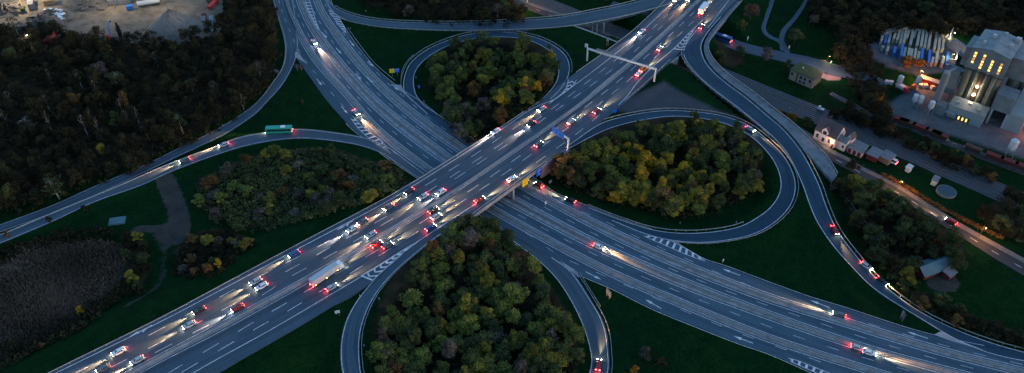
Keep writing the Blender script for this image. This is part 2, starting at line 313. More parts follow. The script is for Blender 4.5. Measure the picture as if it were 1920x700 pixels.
# ------------------------------------------------------------------ concrete separators of the lower road
def sep(a, b, z=0.0, h=.12, material='concrete', name='separator_strip'):
    a = W(a, z); b = W(b, z); n = max(len(crom(a)), len(crom(b))); a = smooth(crom(a, n=n)); b = smooth(crom(b, n=n))
    mb = MB(); ta = a+[0, 0, h]; tb = b+[0, 0, h]; ribbon(mb, ta, tb)
    for e, t in ((a, ta), (b, tb)):
        for i in range(n-1): mb.quad(e[i], e[i+1], t[i+1], t[i])
    struct(mb.build(name, M[material])); m2 = MB(); ribbon(m2, a*.58+b*.42, a*.36+b*.64, h+.012); struct(m2.build('gutter_strip', M['dark_asphalt']))
    m3 = MB()
    for q in crom(a*.3+b*.7, 13.0)[1:-1]: m3.box(q[0]-.45, q[0]+.45, q[1]-.3, q[1]+.3, q[2]+h-.05, q[2]+h+.03)
    struct(m3.build('drain_cover', M['dark_steel'])); return a, b
S1 = sep([(583,-30),(588,0),(601,27),(614,47),(627,66),(643,89),(655,106),(680,135),(717,172),(760,210),(790,237),(840,270),(900,312),(960,340),(981,353),(1021,378),(1065,400),(1115,429),(1168,455),(1225,482),(1282,506),(1340,528),(1440,567),(1540,596),(1640,628),(1743,659),(1830,682),(1920,703),(2010,726)],
         [(592,-30),(595.7,0),(608.6,26),(623,46),(637,64),(650,83),(667,102),(695,137),(735,175),(780,212),(825,244),(862,271),(915,304),(965,334),(989,351),(1029,370),(1083,400),(1129,420),(1177,444),(1237,472),(1291,495),(1340,514),(1440,554),(1540,584),(1640,616),(1743,648),(1830,671),(1920,692),(2010,714)])
S2 = sep([(548,-30),(557,0),(566,23),(577,46),(591,69),(611,97),(640,135),(680,181),(719,219),(771,261),(829,302),(885,340),(930,372),(960,386),(1067,442),(1131,475),(1186,498),(1223,514),(1269,535),(1340,561),(1440,597),(1540,632),(1640,664),(1768,698),(1880,729)],
         [(560,-30),(569,0),(577,22),(587,42),(600,63),(623,95),(655,132),(700,181),(742,217),(794,255),(838,290),(892,326),(935,355),(962,369),(1040,411),(1106,447),(1168,475),(1223,501),(1280,523),(1340,547),(1440,585),(1540,621),(1640,655),(1768,688),(1880,718)])
S3 = sep([(528,-30),(533,0),(543,28.6),(553,51),(567,80),(580,104),(610,141),(645,176),(696,239),(737,276),(799,319),(860,358),(905,388),(935,406),(1000,441),(1040,463),(1099,495),(1154,521),(1200,544),(1237,559),(1310,588),(1440,641),(1540,671),(1630,700),(1740,734)],
         [(534,-30),(539,0),(549,26),(557,46),(569,68.6),(586,99),(617,137),(652,172),(703,235),(746,269),(806,316),(865,353),(908,379),(938,396),(1000,430),(1040,452),(1099,484),(1168,518),(1223,539),(1259,557),(1310,576),(1440,631),(1540,661),(1630,690),(1740,723)])
# deck median
MED_L = [(-30,836),(232,700),(300,664),(384,620),(560,526.5),(600,503.5),(760,411.5),(827,372),(960,282.5),(1079,200),(1125.7,160),(1185.7,111),(1243,60),(1307,0),(1345,-40)]
MED_R = [(5,836),(268,697),(300,680),(417,620),(560,540.7),(600,516.5),(760,422.5),(960,290),(1086,200.5),(1137,160),(1207,101),(1250,62),(1313,1),(1352,-40)]
medL = line(MED_L, DZ+.06); medR = line(MED_R, DZ+.06)
nm = max(len(medL), len(medR)); ML_ = crom(medL[::6], n=nm); MR_ = crom(medR[::6], n=nm)
mb = MB(); ribbon(mb, ML_*.8+MR_*.2, ML_*.2+MR_*.8, .1)
for e in (ML_*.8+MR_*.2, ML_*.2+MR_*.8):
    for i in range(nm-1): mb.quad(e[i], e[i+1], e[i+1]+[0, 0, .1], e[i]+[0, 0, .1])
struct(mb.build('median_strip', M['concrete']))

# ------------------------------------------------------------------ road markings
mk = MB()
dz = .03
stripe(mk, line(MED_L, DZ+.06), .22); stripe(mk, line(MED_R, DZ+.06), .22)
# deck left carriageway: dashed lanes (traced dash positions), edge line
def lerp2(a, b, t, n=None):
    n = max(len(a), len(b)); a = crom(a[::4] if len(a) > 12 else a, n=n); b = crom(b[::4] if len(b) > 12 else b, n=n); return a*(1-t)+b*t
dl = line([(80,712),(300,604),(420,541),(560,466),(706,389),(760,358),(880,282),(945,240),(1000,203),(1040,186),(1077,160),(1144,109),(1189,72),(1257,9),(1300,-35)], DZ+.06)
stripe(mk, sub(dl, 0, length(dl)), .3)
for pts, st in (([(130,706),(300,618),(450,537),(545,489),(600,461),(700,408),(777,360.4),(817.9,335.7),(855.4,312.2),(891.8,289),(950,250),(1010,209),(1060,172)], 0),
                ([(175,706),(330,627),(460,558),(540.6,506.9),(569,492),(623,462),(760,386),(828,343),(890,303),(960,257),(1030,208),(1104.3,151.7),(1138.6,125),(1170,99.7),(1200.6,73.7),(1226.6,50.9),(1251.1,27.4),(1280,0)], 5),
                ([(205,706),(340,636),(470,567),(551.3,515.3),(580,500),(640,467),(720,420),(790,377),(850,338),(912,297),(960,265),(1040,209),(1115,155.4),(1181,104),(1237.5,53),(1262,30),(1293,0)], 2)):
    c = line(pts, DZ+.06); dashes(mk, c, .24, 6, 13.2, start=st)
# deck right carriageway
re = line([(300,742),(362,700),(505,620),(607.5,560),(700,505),(763,466),(860,403),(905,374)], DZ+.06); stripe(mk, re, .26)
re2 = line([(1160,197),(1178,178),(1195,155),(1232,118),(1264,91),(1291,63),(1317,38)], DZ+.06); stripe(mk, re2, .3)
stripe(mk, line([(1327,53),(1367,0),(1398,-40)], DZ+.06), .25)
for pts, st in (([(305,706),(430,632),(488,596.7),(519,579),(600,531),(705,471),(780,424),(862,370),(918,333),(985,285),(1050,237),(1105,195),(1150,160),(1210,108),(1265,58),(1290,34),(1325,0)], 1),
                ([(318,712),(440,640),(497,606.7),(529,589.6),(610,541),(720,474),(795,427),(874,373),(931,336),(1000,287),(1060,243),(1120,198),(1165,162),(1225,111),(1277,62),(1300,40),(1337,0)], 4),
                ([(1000,309),(1037,283),(1080,252),(1125,215)], 2)):
    dashes(mk, line(pts, DZ+.06), .24, 6, 13.2, start=st)
# hard shoulder lines of ramps
for a, b, w in ((upO, upI, .24), (rlO, rlI, .24), (blO, blI, .24), (ltO, ltI, .15), (lbO, lbI, .18), (srL, srR, .24), (trL, trR, .15)):
    stripe(mk, a*.94+b*.06, w); stripe(mk, a*.06+b*.94, w)
mk.build('road_markings', M['paint'])['kind'] = 'structure'
mk = MB()
# lower road lanes
for pts in ([(528,-20),(541,40),(567,90),(600,135),(640,180),(690,226),(735,262),(790,302)], ):
    pass
def mid(a, b, t):    # between two traced curves
    n = max(len(a), len(b)); return crom(a[::5], n=n)*(1-t)+crom(b[::5], n=n)*t
stripe(mk, offs(S1[0], -.7), .22); stripe(mk, offs(S1[1], .7), .22); stripe(mk, offs(S2[0], -.7), .22); stripe(mk, offs(S2[1], .7), .22)
stripe(mk, offs(S3[0], -.6), .22); stripe(mk, offs(S3[1], .6), .22)
stripe(mk, mid(S1[1], lowR, .96), .22) if False else None
dashes(mk, mid(S2[1], S1[0], .5), .17, 4, 11.6); dashes(mk, mid(S3[1], S2[0], .5), .17, 4, 11.6, start=3)
dashes(mk, line([(602,-10),(614,16),(640,57),(668,92),(720,150),(770,192),(795,215),(830,240),(870,266)], .02), .17, 4, 11.6)
dashes(mk, line([(1045,378),(1080,393),(1130,413),(1180,438),(1262,475),(1380,526),(1440,549),(1500,570),(1580,592),(1660,617),(1760,645),(1850,668),(1930,687)], .02), .17, 4, 11.6)
dashes(mk, line([(522,0),(540,50),(560,95),(593,140),(630,184),(665,222),(705,255),(745,290),(790,322)], .02), .17, 4, 11.6)
dashes(mk, line([(985,436),(1052,482),(1070,490),(1130,516),(1200,547),(1275,580),(1360,615),(1440,645),(1520,672),(1600,705)], .02), .17, 4, 11.6)
stripe(mk, offs(lowL, -.5)[60:], .18); stripe(mk, offs(lowR, .5), .18)
dashes(mk, mid(vrL, vrR, .62), .2, 3, 9)
# chevrons and hatching
def chevrons(a, b, n, z, w=.9, t0=.0, t1=1.0, bend=.5, dz=.05):
    a = crom(W(a, z), n=200); b = crom(W(b, z), n=200)
    stripe(mk, a, .25, dz); stripe(mk, b, .25, dz+.003)
    for k in range(n):
        i = int(199*(t0+(t1-t0)*k/n)); j = max(0, min(199, i+int(200*(t1-t0)/n*bend)))
        A, B = Vector(a[i]), Vector(b[i]); C = (Vector(a[j])+Vector(b[j]))/2
        for e in (A, B):
            if (e-C).length > .6:
                c = np.array([tuple(e.lerp(C, q)) for q in (0, .5, 1)]); stripe(mk, c, w, dz+.006+.003*(e is B)+.006*(k % 2))
def hatch(a, b, n, z=0, w=.9, skew=6, dz=.05):
    a = crom(W(a, z), n=200); b = crom(W(b, z), n=200); stripe(mk, a, .22, dz); stripe(mk, b, .22, dz+.003)
    for k in range(n):
        i = int(195*(k+.5)/n); j = max(0, min(199, i+skew))
        c = np.array([tuple(Vector(a[i]).lerp(Vector(b[j]), q)) for q in (0, .5, 1)])
        if length(c) > .5: stripe(mk, c, w, dz+.006+.003*(k % 2))
chevrons([(607,561),(635,545),(680,517),(720,493),(750,474),(768,462)], [(617,562),(660,552),(697,526),(720,505),(743,484),(768,463)], 1, 7.06) if False else None
chevrons([(677,517),(700,504),(735,482),(772,459)], [(699,526),(716,510),(742,486),(774,459)], 8, 7.06, w=.7, bend=-.6)
chevrons([(1034,191),(1050,180),(1075,160),(1081,150)], [(1032,192),(1045,183),(1060,168),(1066,150)], 7, 7.05, w=.6, bend=.6)
chevrons([(1264,92),(1280,75),(1291,63),(1303,52)], [(1283,94),(1285,84),(1293,69),(1304,52)], 7, 7.05, w=.7, bend=-.5)
hatch([(1207,443),(1230,453),(1262,467),(1290,479),(1322,490)], [(1217,443),(1240,446),(1262,454),(1293,471),(1322,488)], 9, 0, skew=-9)
hatch([(560,-20),(570,3),(580,25),(590,45),(598,57)], [(574,-20),(580,0),(587,22),(593,42),(599,57)], 13, 0, w=.7, skew=3)
hatch([(616,18),(622,28),(632,43),(640,53),(648,62)], [(628,20),(634,30),(640,42),(646,53),(649,62)], 9, 0, w=.7, skew=10)
hatch([(658,222),(672,241),(690,258),(708,273),(726,280)], [(664,222),(680,238),(698,252),(716,266),(727,279)], 9, 0, w=.8, skew=4)
hatch([(1478,672),(1500,678),(1530,690),(1580,710)], [(1482,678),(1500,686),(1525,697),(1575,720)], 7, 0, w=.8, skew=-6)
# direction arrows
def arrow(x, y, x2, y2, z=0.02, L=6.0, turn=0):
    a = P(x, y, z); b = P(x2, y2, z); t = (b-a); t.z = 0; t.normalize(); n = Vector((-t.y, t.x, 0)); a.z = z+.045
    q = lambda s, o: a+t*s+n*o
    mk.poly([q(0, -.16), q(L*.62, -.16), q(L*.62, .16), q(0, .16)][::1])
    mk.poly([q(L*.6, -.6), q(L, 0), q(L*.6, .6)])
    if turn:
        mk.poly([q(L*.25, .16*turn), q(L*.42, .16*turn), q(L*.42+.5, 1.1*turn), q(L*.42, 1.1*turn)][::turn])
for a in ((604,61,610,68),(630,90,638,99),(655,76,660,82),(667,138,672,144),(688,144,696,152),(734,158,745,168),(690,114,698,123),(594,148,600,156),(640,200,648,209),(1098,510,1110,516),(1240,579,1226,571),(1412,644,1388,635),(1388,517,1372,511),(1555,577,1534,569),(1740,635,1712,626),(590,95,582,85)):
    arrow(*a, L=7)
for a in ((662,414,650,421,7.06),(285,610,262,622,7.06)): arrow(*a, L=8, turn=1)
mk.build('road_markings', M['paint'])['kind'] = 'structure'
# deck expansion joints
jm = MB()
for (a, b) in (((800,334),(871,386)), ((936,264),(1017,309))):
    c = np.array([tuple(P(*a, 7.06)), tuple((P(*a, 7.06)+P(*b, 7.06))/2), tuple(P(*b, 7.06))]); stripe(jm, c, .35, .02)
struct(jm.build('expansion_joint', M['dark_steel']))
# ------------------------------------------------------------------ terrain
TX0, TX1, TY0, TY1, TS = -430.0, 430.0, 118.0, 590.0, 1.8
gx = np.arange(TX0, TX1+TS, TS); gy = np.arange(TY0, TY1+TS, TS)
GX, GY = np.meshgrid(gx, gy); pts = np.stack([GX.ravel(), GY.ravel()], 1)
def nearest(c, hw):
    c2 = c[:, :2]; best = np.full(len(pts), 1e9); idx = np.zeros(len(pts), int)
    lo = c2.min(0)-60; hi = c2.max(0)+60
    sel = np.where((pts[:, 0] > lo[0]) & (pts[:, 0] < hi[0]) & (pts[:, 1] > lo[1]) & (pts[:, 1] < hi[1]))[0]
    for k in range(0, len(sel), 8000):
        s_ = sel[k:k+8000]; d = ((pts[s_][:, None, :]-c2[None])**2).sum(2)
        j = d.argmin(1); best[s_] = np.sqrt(d[np.arange(len(s_)), j]); idx[s_] = j
    return best, idx
def px_x(w):   # photo x of a world point
    d = np.array(w)-[0, 0, CZ]; return 960+F*d[0]/(d[1]*cp-d[2]*sp)
def poly_mask(poly, z=0.0, soft=2.0):
    w = np.array([(q.x, q.y) for q in W(poly, z)]); ins = np.zeros(len(pts), bool); dist = np.full(len(pts), 1e9)
    for a, b in zip(w, np.roll(w, -1, 0)):
        c = (a[1] > pts[:, 1]) != (b[1] > pts[:, 1])
        with np.errstate(divide='ignore', invalid='ignore'):
            xx = (b[0]-a[0])*(pts[:, 1]-a[1])/(b[1]-a[1])+a[0]
        ins ^= c & (pts[:, 0] < xx)
        ab = b-a; t = np.clip(((pts-a)@ab)/max(ab@ab, 1e-9), 0, 1)
        dist = np.minimum(dist, np.linalg.norm(pts-(a+t[:, None]*ab), axis=1))
    sd = np.where(ins, dist, -dist); return np.clip(.5+sd/(2*soft), 0, 1)
PLATEAU_DONE = False
Z = np.full(len(pts), -.25)
NR = {}
for k, r in ROADS.items():
    c = r['c']; hw = r['hw']
    d, i = nearest(c, hw); NR[k] = (d, i)
    if r['mode'] != 'embank': continue
    ok = np.ones(len(c), bool)
    if r['bridge']: 
        xs = np.array([px_x(q) for q in c]); ok = (xs < r['bridge'][0]) | (xs > r['bridge'][1])
    h = c[i, 2]-.22-r['slope']*np.maximum(0, d-hw[i]-1.0)
    Z = np.where(ok[i], np.maximum(Z, h), Z)
_u = pts.copy(); PXX = 960+F*_u[:, 0]/(_u[:, 1]*cp+(CZ-6)*sp)
for k, r in ROADS.items():
    c = r['c']; hw = r['hw']; d, i = NR[k]
    cap = c[i, 2]-.22+(r['slope'] if r['mode'] == 'low' else r['cap'])*np.maximum(0, d-hw[i]-.6-r['extra'])
    ok = np.ones(len(c), bool)
    if not PLATEAU_DONE:
        PLATEAU_DONE = True; mk_ = poly_mask([(1150,216),(1212,150),(1250,122),(1268,112),(1288,126),(1340,173),(1400,222),(1440,255),(1400,236),(1350,216),(1300,208),(1200,217)], 6.2, .8)
        m2_ = poly_mask([(940,57),(985,60),(1015,66),(1045,82),(1066,104),(1074,138),(1110,114),(1157,79),(1115,62),(1078,48),(1020,53),(960,56)], 6.3, .8)
        Z = np.where(m2_ > .5, np.maximum(Z, 4.1+np.clip((PXX-940)/110, 0, 1)*2.65), Z)
        Z = np.where(mk_ > .5, np.maximum(Z, 6.72-np.clip((PXX-1150)/290, 0, 1)*1.75), Z)
    Z = np.minimum(Z, cap)
ZG = Z.reshape(GX.shape)
def tz(x, y):
    fx = min(max((x-TX0)/TS, 0), len(gx)-1.001); fy = min(max((y-TY0)/TS, 0), len(gy)-1.001)
    i, j = int(fx), int(fy); a, b = fx-i, fy-j
    return float((ZG[j, i]*(1-a)+ZG[j, i+1]*a)*(1-b)+(ZG[j+1, i]*(1-a)+ZG[j+1, i+1]*a)*b)
def G(x, y, up=0.0):    # where the photo point meets the ground (or a height above it)
    z = 0.0
    for _ in range(12):
        p = P(x, y, z+up); z += .7*(tz(p.x, p.y)-z)
    p = P(x, y, z+up); return Vector((p.x, p.y, tz(p.x, p.y)))
def line_mask(l, w, z=0.0, soft=1.0):
    c = crom(W(l, z), 1.0); d, _ = nearest(c, None); return np.clip(.5+(w-d)/(2*soft), 0, 1)
COPSE = dict(
 upper=[(805,115),(845,74),(910,64),(965,67),(1024,86),(1040,118),(1028,155),(1002,185),(950,216),(905,243),(885,258),(862,245),(845,222),(825,185),(805,150)],
 right=[(1035,308),(1060,280),(1110,262),(1180,240),(1260,224),(1340,224),(1395,240),(1422,270),(1428,320),(1412,352),(1370,378),(1310,392),(1250,388),(1170,368),(1100,346),(1050,328)],
 bottom=[(862,402),(915,398),(965,440),(990,490),(1040,540),(1080,610),(1085,660),(1060,715),(1000,780),(800,780),(720,715),(700,640),(708,608),(724,572),(732,545),(778,495),(835,440)],
 left=[(368,335),(420,308),(500,282),(590,272),(640,280),(700,300),(750,313),(768,335),(740,352),(680,372),(600,397),(520,417),(450,424),(400,408),(372,372)],
 small=[(328,462),(380,425),(430,428),(478,448),(425,500),(360,522),(325,505)],
 wood=[(-60,36),(0,38),(60,44),(130,46),(200,54),(245,66),(330,64),(400,48),(420,25),(425,-10),(505,-30),(518,45),(512,130),(445,200),(360,250),(250,302),(160,332),(60,372),(-60,404)],
 topwood=[(660,-30),(690,4),(760,20),(830,34),(880,32),(930,42),(985,28),(965,0),(960,-40)],
 farwood=[(1525,-30),(1520,25),(1570,45),(1578,115),(1610,165),(1625,200),(1655,215),(1670,190),(1640,120),(1640,62),(1700,48),(1790,58),(1840,50),(1930,62),(1990,60),(1950,-30)],
 roadside=[(1340,85),(1375,95),(1400,105),(1380,125),(1345,118)],
 strip=[(1568,330),(1600,338),(1650,352),(1690,378),(1740,405),(1800,450),(1815,490),(1780,505),(1760,475),(1725,478),(1715,510),(1700,530),(1640,470),(1610,420)],
 verge=[(1665,505),(1700,535),(1745,555),(1790,570),(1850,600),(1930,625),(1930,645),(1850,620),(1780,595),(1720,565)],
 bank=[(1590,195),(1650,225),(1720,258),(1800,290),(1870,325),(1865,335),(1790,310),(1700,268),(1630,240),(1560,212)],
 gardens=[(1850,385),(1890,365),(1935,370),(1935,450),(1890,440),(1850,415)],
 reedhedge=[(228,430),(262,432),(278,500),(262,545),(225,545),(235,490)])
litter = np.zeros(len(pts))
for k, pl in COPSE.items(): litter = np.maximum(litter, poly_mask(pl, 1.0, 3.0))
dark = poly_mask([(1152,207),(1182,184),(1248,152),(1268,166),(1310,186),(1352,206),(1378,214),(1340,209),(1285,203),(1220,208),(1185,213)], 6.6, .9)
dark = np.maximum(dark, poly_mask([(1190,330),(1190,330),(1191,331)], 0, .1)*0)
yardw = np.maximum.reduce([poly_mask([(1690,178),(1735,150),(1780,150),(1930,100),(1990,100),(1990,330),(1930,300),(1880,285),(1800,258),(1720,232),(1668,212),(1672,190)], 0, 1.2),
                           poly_mask([(1630,82),(1660,66),(1700,52),(1783,62),(1790,92),(1790,132),(1720,140),(1665,125),(1636,108)], 0, 1.2)])
tan = np.maximum.reduce([poly_mask([(-120,-60),(415,-60),(418,20),(410,65),(330,80),(268,82),(230,80),(180,72),(100,55),(30,50),(-120,50)], 0, 1.5)])
dirt = np.maximum.reduce([line_mask([(312,340),(326,375),(336,405),(338,425),(332,445)], 4.0), line_mask([(300,430),(270,428),(252,432)], 2.2), poly_mask([(288,425),(325,415),(345,425),(350,455),(310,462),(292,445)], 0, 2.),
  line_mask([(290,440),(306,470),(306,505),(293,540),(268,566),(240,585)], 1.8)*.55, line_mask([(428,488),(432,450),(445,425),(500,420)], 1.4)*.5,
  poly_mask([(1735,515),(1785,505),(1800,530),(1795,545),(1760,548),(1740,535)], 0, 1.), poly_mask([(1530,262),(1562,282),(1640,318),(1660,335),(1600,300),(1555,285)], 0, .8)])
pink_glow = poly_mask([(1500,108),(1545,112),(1590,132),(1575,150),(1552,150),(1530,140)], 0, 1.)  # pink lamp glow by the country road, put into the ground colour
reed = poly_mask([(-60,520),(30,480),(100,460),(175,455),(215,470),(235,500),(205,545),(150,590),(90,630),(-60,690)], 0, 4)
nx, ny = len(gx), len(gy)
vi = np.arange(nx*ny).reshape(ny, nx)
fq = np.stack([vi[:-1, :-1], vi[:-1, 1:], vi[1:, 1:], vi[1:, :-1]], -1).reshape(-1, 4)
me = bpy.data.meshes.new('ground'); me.vertices.add(nx*ny)
me.vertices.foreach_set('co', np.stack([pts[:, 0], pts[:, 1], Z], 1).astype(np.float32).ravel())
me.loops.add(fq.size); me.loops.foreach_set('vertex_index', fq.ravel().astype(np.int32)); me.polygons.add(len(fq))
me.polygons.foreach_set('loop_start', np.arange(0, fq.size, 4, dtype=np.int32)); me.polygons.foreach_set('use_smooth', np.ones(len(fq), bool)); me.update(calc_edges=True)
for nm, ch in (('cover_a', (litter, dark, yardw)), ('cover_b', (tan, dirt, reed)), ('glow_c', (pink_glow, pink_glow*0, pink_glow*0))):
    at = me.color_attributes.new(nm, 'FLOAT_COLOR', 'POINT')
    at.data.foreach_set('color', np.stack([*ch, np.ones(len(pts))], 1).astype(np.float32).ravel())
gm = bpy.data.materials.new('ground cover'); gm.use_nodes = True; nt = gm.node_tree; bs = nt.nodes['Principled BSDF']
bs.inputs['Roughness'].default_value = .95; bs.inputs['Specular IOR Level'].default_value = .02
tc = nt.nodes.new('ShaderNodeTexCoord')
def noise(sc, det=5, rough=.6):
    n = nt.nodes.new('ShaderNodeTexNoise'); n.inputs['Scale'].default_value = sc; n.inputs['Detail'].default_value = det; n.inputs['Roughness'].default_value = rough
    nt.links.new(tc.outputs['Object'], n.inputs['Vector']); return n.outputs['Fac']
def ramp(fac, *st):
    r = nt.nodes.new('ShaderNodeValToRGB'); e = r.color_ramp.elements
    while len(e) < len(st): e.new(.5)
    for q, (ps, c) in zip(e, st): q.position = ps; q.color = (*c, 1)
    nt.links.new(fac, r.inputs['Fac']); return r.outputs['Color']
def mix(f, a, b):
    m = nt.nodes.new('ShaderNodeMix'); m.data_type = 'RGBA'; nt.links.new(f, m.inputs['Factor']); nt.links.new(a, m.inputs['A']); nt.links.new(b, m.inputs['B']); return m.outputs['Result']
n_big, n_mid, n_fine = noise(.02), noise(.16, 6, .7), noise(1.5, 4, .7)
def attr(nm):
    a = nt.nodes.new('ShaderNodeAttribute'); a.attribute_name = nm; s = nt.nodes.new('ShaderNodeSeparateColor'); nt.links.new(a.outputs['Color'], s.inputs['Color']); return s.outputs
def rag(f, n=None):    # ragged edge: mask +- noise
    m = nt.nodes.new('ShaderNodeMath'); m.operation = 'ADD'; nt.links.new(f, m.inputs[0])
    q = nt.nodes.new('ShaderNodeMath'); q.operation = 'MULTIPLY_ADD'; nt.links.new(n or n_mid, q.inputs[0]); q.inputs[1].default_value = 1.2; q.inputs[2].default_value = -.6
    nt.links.new(q.outputs[0], m.inputs[1])
    r = nt.nodes.new('ShaderNodeMapRange'); r.inputs['From Min'].default_value = .35; r.inputs['From Max'].default_value = .65; nt.links.new(m.outputs[0], r.inputs['Value']); return r.outputs['Result']
grass = mix(ramp(n_big, (.38, (0, 0, 0)), (.62, (1, 1, 1))), ramp(n_mid, (.25, (.0006, .012, .0045)), (.5, (.001, .018, .0062)), (.75, (.005, .025, .0072))), ramp(n_mid, (.25, (.0008, .014, .0042)), (.75, (.006, .028, .0075))))
grass = mix(ramp(noise(.35, 6, .75), (.56, (0, 0, 0)), (.74, (.7, .7, .7))), grass, ramp(n_fine, (.3, (.006, .016, .005)), (.7, (.022, .030, .009))))
gf = nt.nodes.new('ShaderNodeMix'); gf.data_type = 'RGBA'; gf.blend_type = 'MULTIPLY'; gf.inputs['Factor'].default_value = 1
nt.links.new(grass, gf.inputs['A']); nt.links.new(ramp(n_fine, (.3, (.4, .45, .4)), (.7, (1.6, 1.55, 1.5))), gf.inputs['B']); col_ = gf.outputs['Result']
A_, B_, C_ = attr('cover_a'), attr('cover_b'), attr('glow_c')
col_ = mix(rag(A_['Red']), col_, ramp(n_mid, (.3, (.018, .015, .010)), (.7, (.045, .034, .02))))
col_ = mix(rag(B_['Green']), col_, ramp(n_mid, (.3, (.028, .029, .027)), (.7, (.058, .055, .048))))
col_ = mix(rag(B_['Blue']), col_, ramp(n_fine, (.3, (.06, .05, .04)), (.7, (.12, .10, .08))))
col_ = mix(rag(B_['Red']), col_, ramp(n_mid, (.3, (.075, .064, .053)), (.5, (.16, .135, .105)), (.7, (.22, .185, .145))))
col_ = mix(A_['Blue'], col_, ramp(n_mid, (.3, (.055, .07, .08)), (.7, (.11, .125, .135))))
col_ = mix(A_['Green'], col_, ramp(n_mid, (.3, (.045, .05, .058)), (.7, (.065, .07, .08))))
col_ = mix(rag(C_['Red']), col_, ramp(n_mid, (.3, (.16, .12, .11)), (.7, (.22, .17, .16))))
nt.links.new(col_, bs.inputs['Base Color'])
bp = nt.nodes.new('ShaderNodeBump'); bp.inputs['Strength'].default_value = .5; bp.inputs['Distance'].default_value = .3; nt.links.new(n_fine, bp.inputs['Height']); nt.links.new(bp.outputs['Normal'], bs.inputs['Normal'])
me.materials.append(gm); struct(link('ground', me))
far = MB()
for a in ((-4000, TX0, -500, 5000), (TX1, 4000, -500, 5000), (TX0, TX1, TY1, 5000), (TX0, TX1, -500, TY0)):
    far.poly([(a[0], a[2], -.27), (a[1], a[2], -.27), (a[1], a[3], -.27), (a[0], a[3], -.27)])
struct(far.build('ground', mat('distant fields', (.0012, .019, .0065), .4, .02)))

# ------------------------------------------------------------------ railway tracks
def track(c, label):
    t = thing('railway_track', label, 'railway track', group='railway tracks')
    m = MB()
    for s_ in (-.75, .75):
        a = offs(c, s_)
        for i in range(len(a)-1):
            d = (a[i+1]-a[i]); n_ = np.array([-d[1], d[0], 0]); n_ = n_/np.linalg.norm(n_)*.06
            m.hexa([a[i]-n_, a[i]+n_, a[i+1]+n_, a[i+1]-n_]+[q+[0, 0, .17] for q in (a[i]-n_, a[i]+n_, a[i+1]+n_, a[i+1]-n_)])
    m.build('rails', M['rail_steel'], t)
    m = MB(); cc = crom(c[::4], .75); tg = np.gradient(cc, axis=0); tg /= np.linalg.norm(tg, axis=1)[:, None]
    for q, d in zip(cc, tg):
        n_ = np.array([-d[1], d[0], 0])*1.3; e = d*.14
        m.hexa([q-n_-e+[0, 0, -.02], q+n_-e+[0, 0, -.02], q+n_+e+[0, 0, -.02], q-n_+e+[0, 0, -.02], q-n_-e+[0, 0, .07], q+n_-e+[0, 0, .07], q+n_+e+[0, 0, .07], q-n_+e+[0, 0, .07]])
    o = m.build('sleepers', M['sleeper'], t); o['kind'] = 'stuff'
for t_, lb in ((.08, 'dark railway track farthest from the house with white walls, along the wooded bank'), (.28, 'second dark railway track from the wooded bank'), (.5, 'middle one of the five dark railway tracks'), (.70, 'second dark railway track counted from the station house side'), (.90, 'dark railway track nearest to the white-walled house')):
    track(rwL*(1-t_)+rwR*t_, lb)
track((sdL+sdR)/2, 'single siding track between the bushes and the cement works yard')

# ------------------------------------------------------------------ guardrails
def guardrail(c, label, side=0.0, double=False, hz=.62, post=4.0, material='steel', kind='guardrail', hgt=.34, group='steel guardrails along the carriageways'):
    c = offs(c, side) if side else np.array(c)
    m = MB()
    for s_ in ((-.35, .35) if double else (0,)):
        a = offs(c, s_) if s_ else c
        for i in range(len(a)-1):
            d = a[i+1]-a[i]; n_ = np.array([-d[1], d[0], 0]); n_ = n_/(np.linalg.norm(n_)+1e-9)*.05; u = np.array([0, 0, hz-hgt/2]); w = np.array([0, 0, hz+hgt/2])
            m.hexa([a[i]-n_+u, a[i]+n_+u, a[i+1]+n_+u, a[i+1]-n_+u, a[i]-n_+w, a[i]+n_+w, a[i+1]+n_+w, a[i+1]-n_+w])
    q = crom(c[::3] if len(c) > 9 else c, post)
    for p_ in q: m.box(p_[0]-.07, p_[0]+.07, p_[1]-.07, p_[1]+.07, p_[2]-.3, p_[2]+hz)
    return tag(m.build(kind, M[material]), label, kind, group)
def part_of(c, a, b): n = len(c); return c[int(n*a):max(int(n*a)+3, int(n*b))]
guardrail((S1[0]+S1[1])/2, 'long double steel guardrail on the upper right concrete strip of the lower road', double=True)
guardrail((S2[0]+S2[1])/2, 'long double steel guardrail on the middle strip of the lower road', double=True)
guardrail((S3[0]+S3[1])/2, 'long double steel guardrail on the lower left concrete strip of the lower road', double=True)
guardrail((ML_+MR_)/2+[0, 0, .1], 'double steel guardrail in the middle of the wide motorway deck', double=True)
dsel = lambda a, x0, x1: a[[i for i in range(len(a)) if x0 <= px_x(a[i]) <= x1]]
guardrail(dsel(deckL, -60, 985), 'pale guardrail on the upper left edge of the motorway deck, below the loop', side=-.5)
guardrail(dsel(deckL, 1076, 1300), 'pale guardrail on the left edge of the motorway by the white overhead gantry', side=-.5)
guardrail(dsel(deckR, 850, 1050), 'pale guardrail on the right edge of the bridge above the yellow sign', side=.5)
guardrail(offs(dsel(deckR, 1170, 1262), .6), 'short guardrail on the right edge of the motorway beside the grass triangle')
guardrail(offs(part_of(upO, .06, .83), .9), 'guardrail round the outside of the upper left loop')
guardrail(offs(part_of(rlO, .12, .9), .8), 'guardrail round the outside of the right loop')
guardrail(offs(part_of(rlI, .7, 1), -.9), 'guardrail on the inner edge of the right loop where it joins the lower road')
guardrail(offs(part_of(blI, .0, .35), .8), 'guardrail along the copse side of the bottom loop as it leaves the motorway')
guardrail(offs(part_of(blO, .6, .97), -.8), 'guardrail on the right edge of the bottom loop where it joins the lower road')
guardrail(offs(part_of(lbO, .12, .95), .7), 'guardrail along the upper edge of the left slip road')
guardrail(offs(part_of(ltO, .18, .5), .9), 'short guardrail along the wooded edge of the upper left slip road')
guardrail(offs(part_of(srR, .3, .98), .9), 'guardrail along the right edge of the long right slip road')
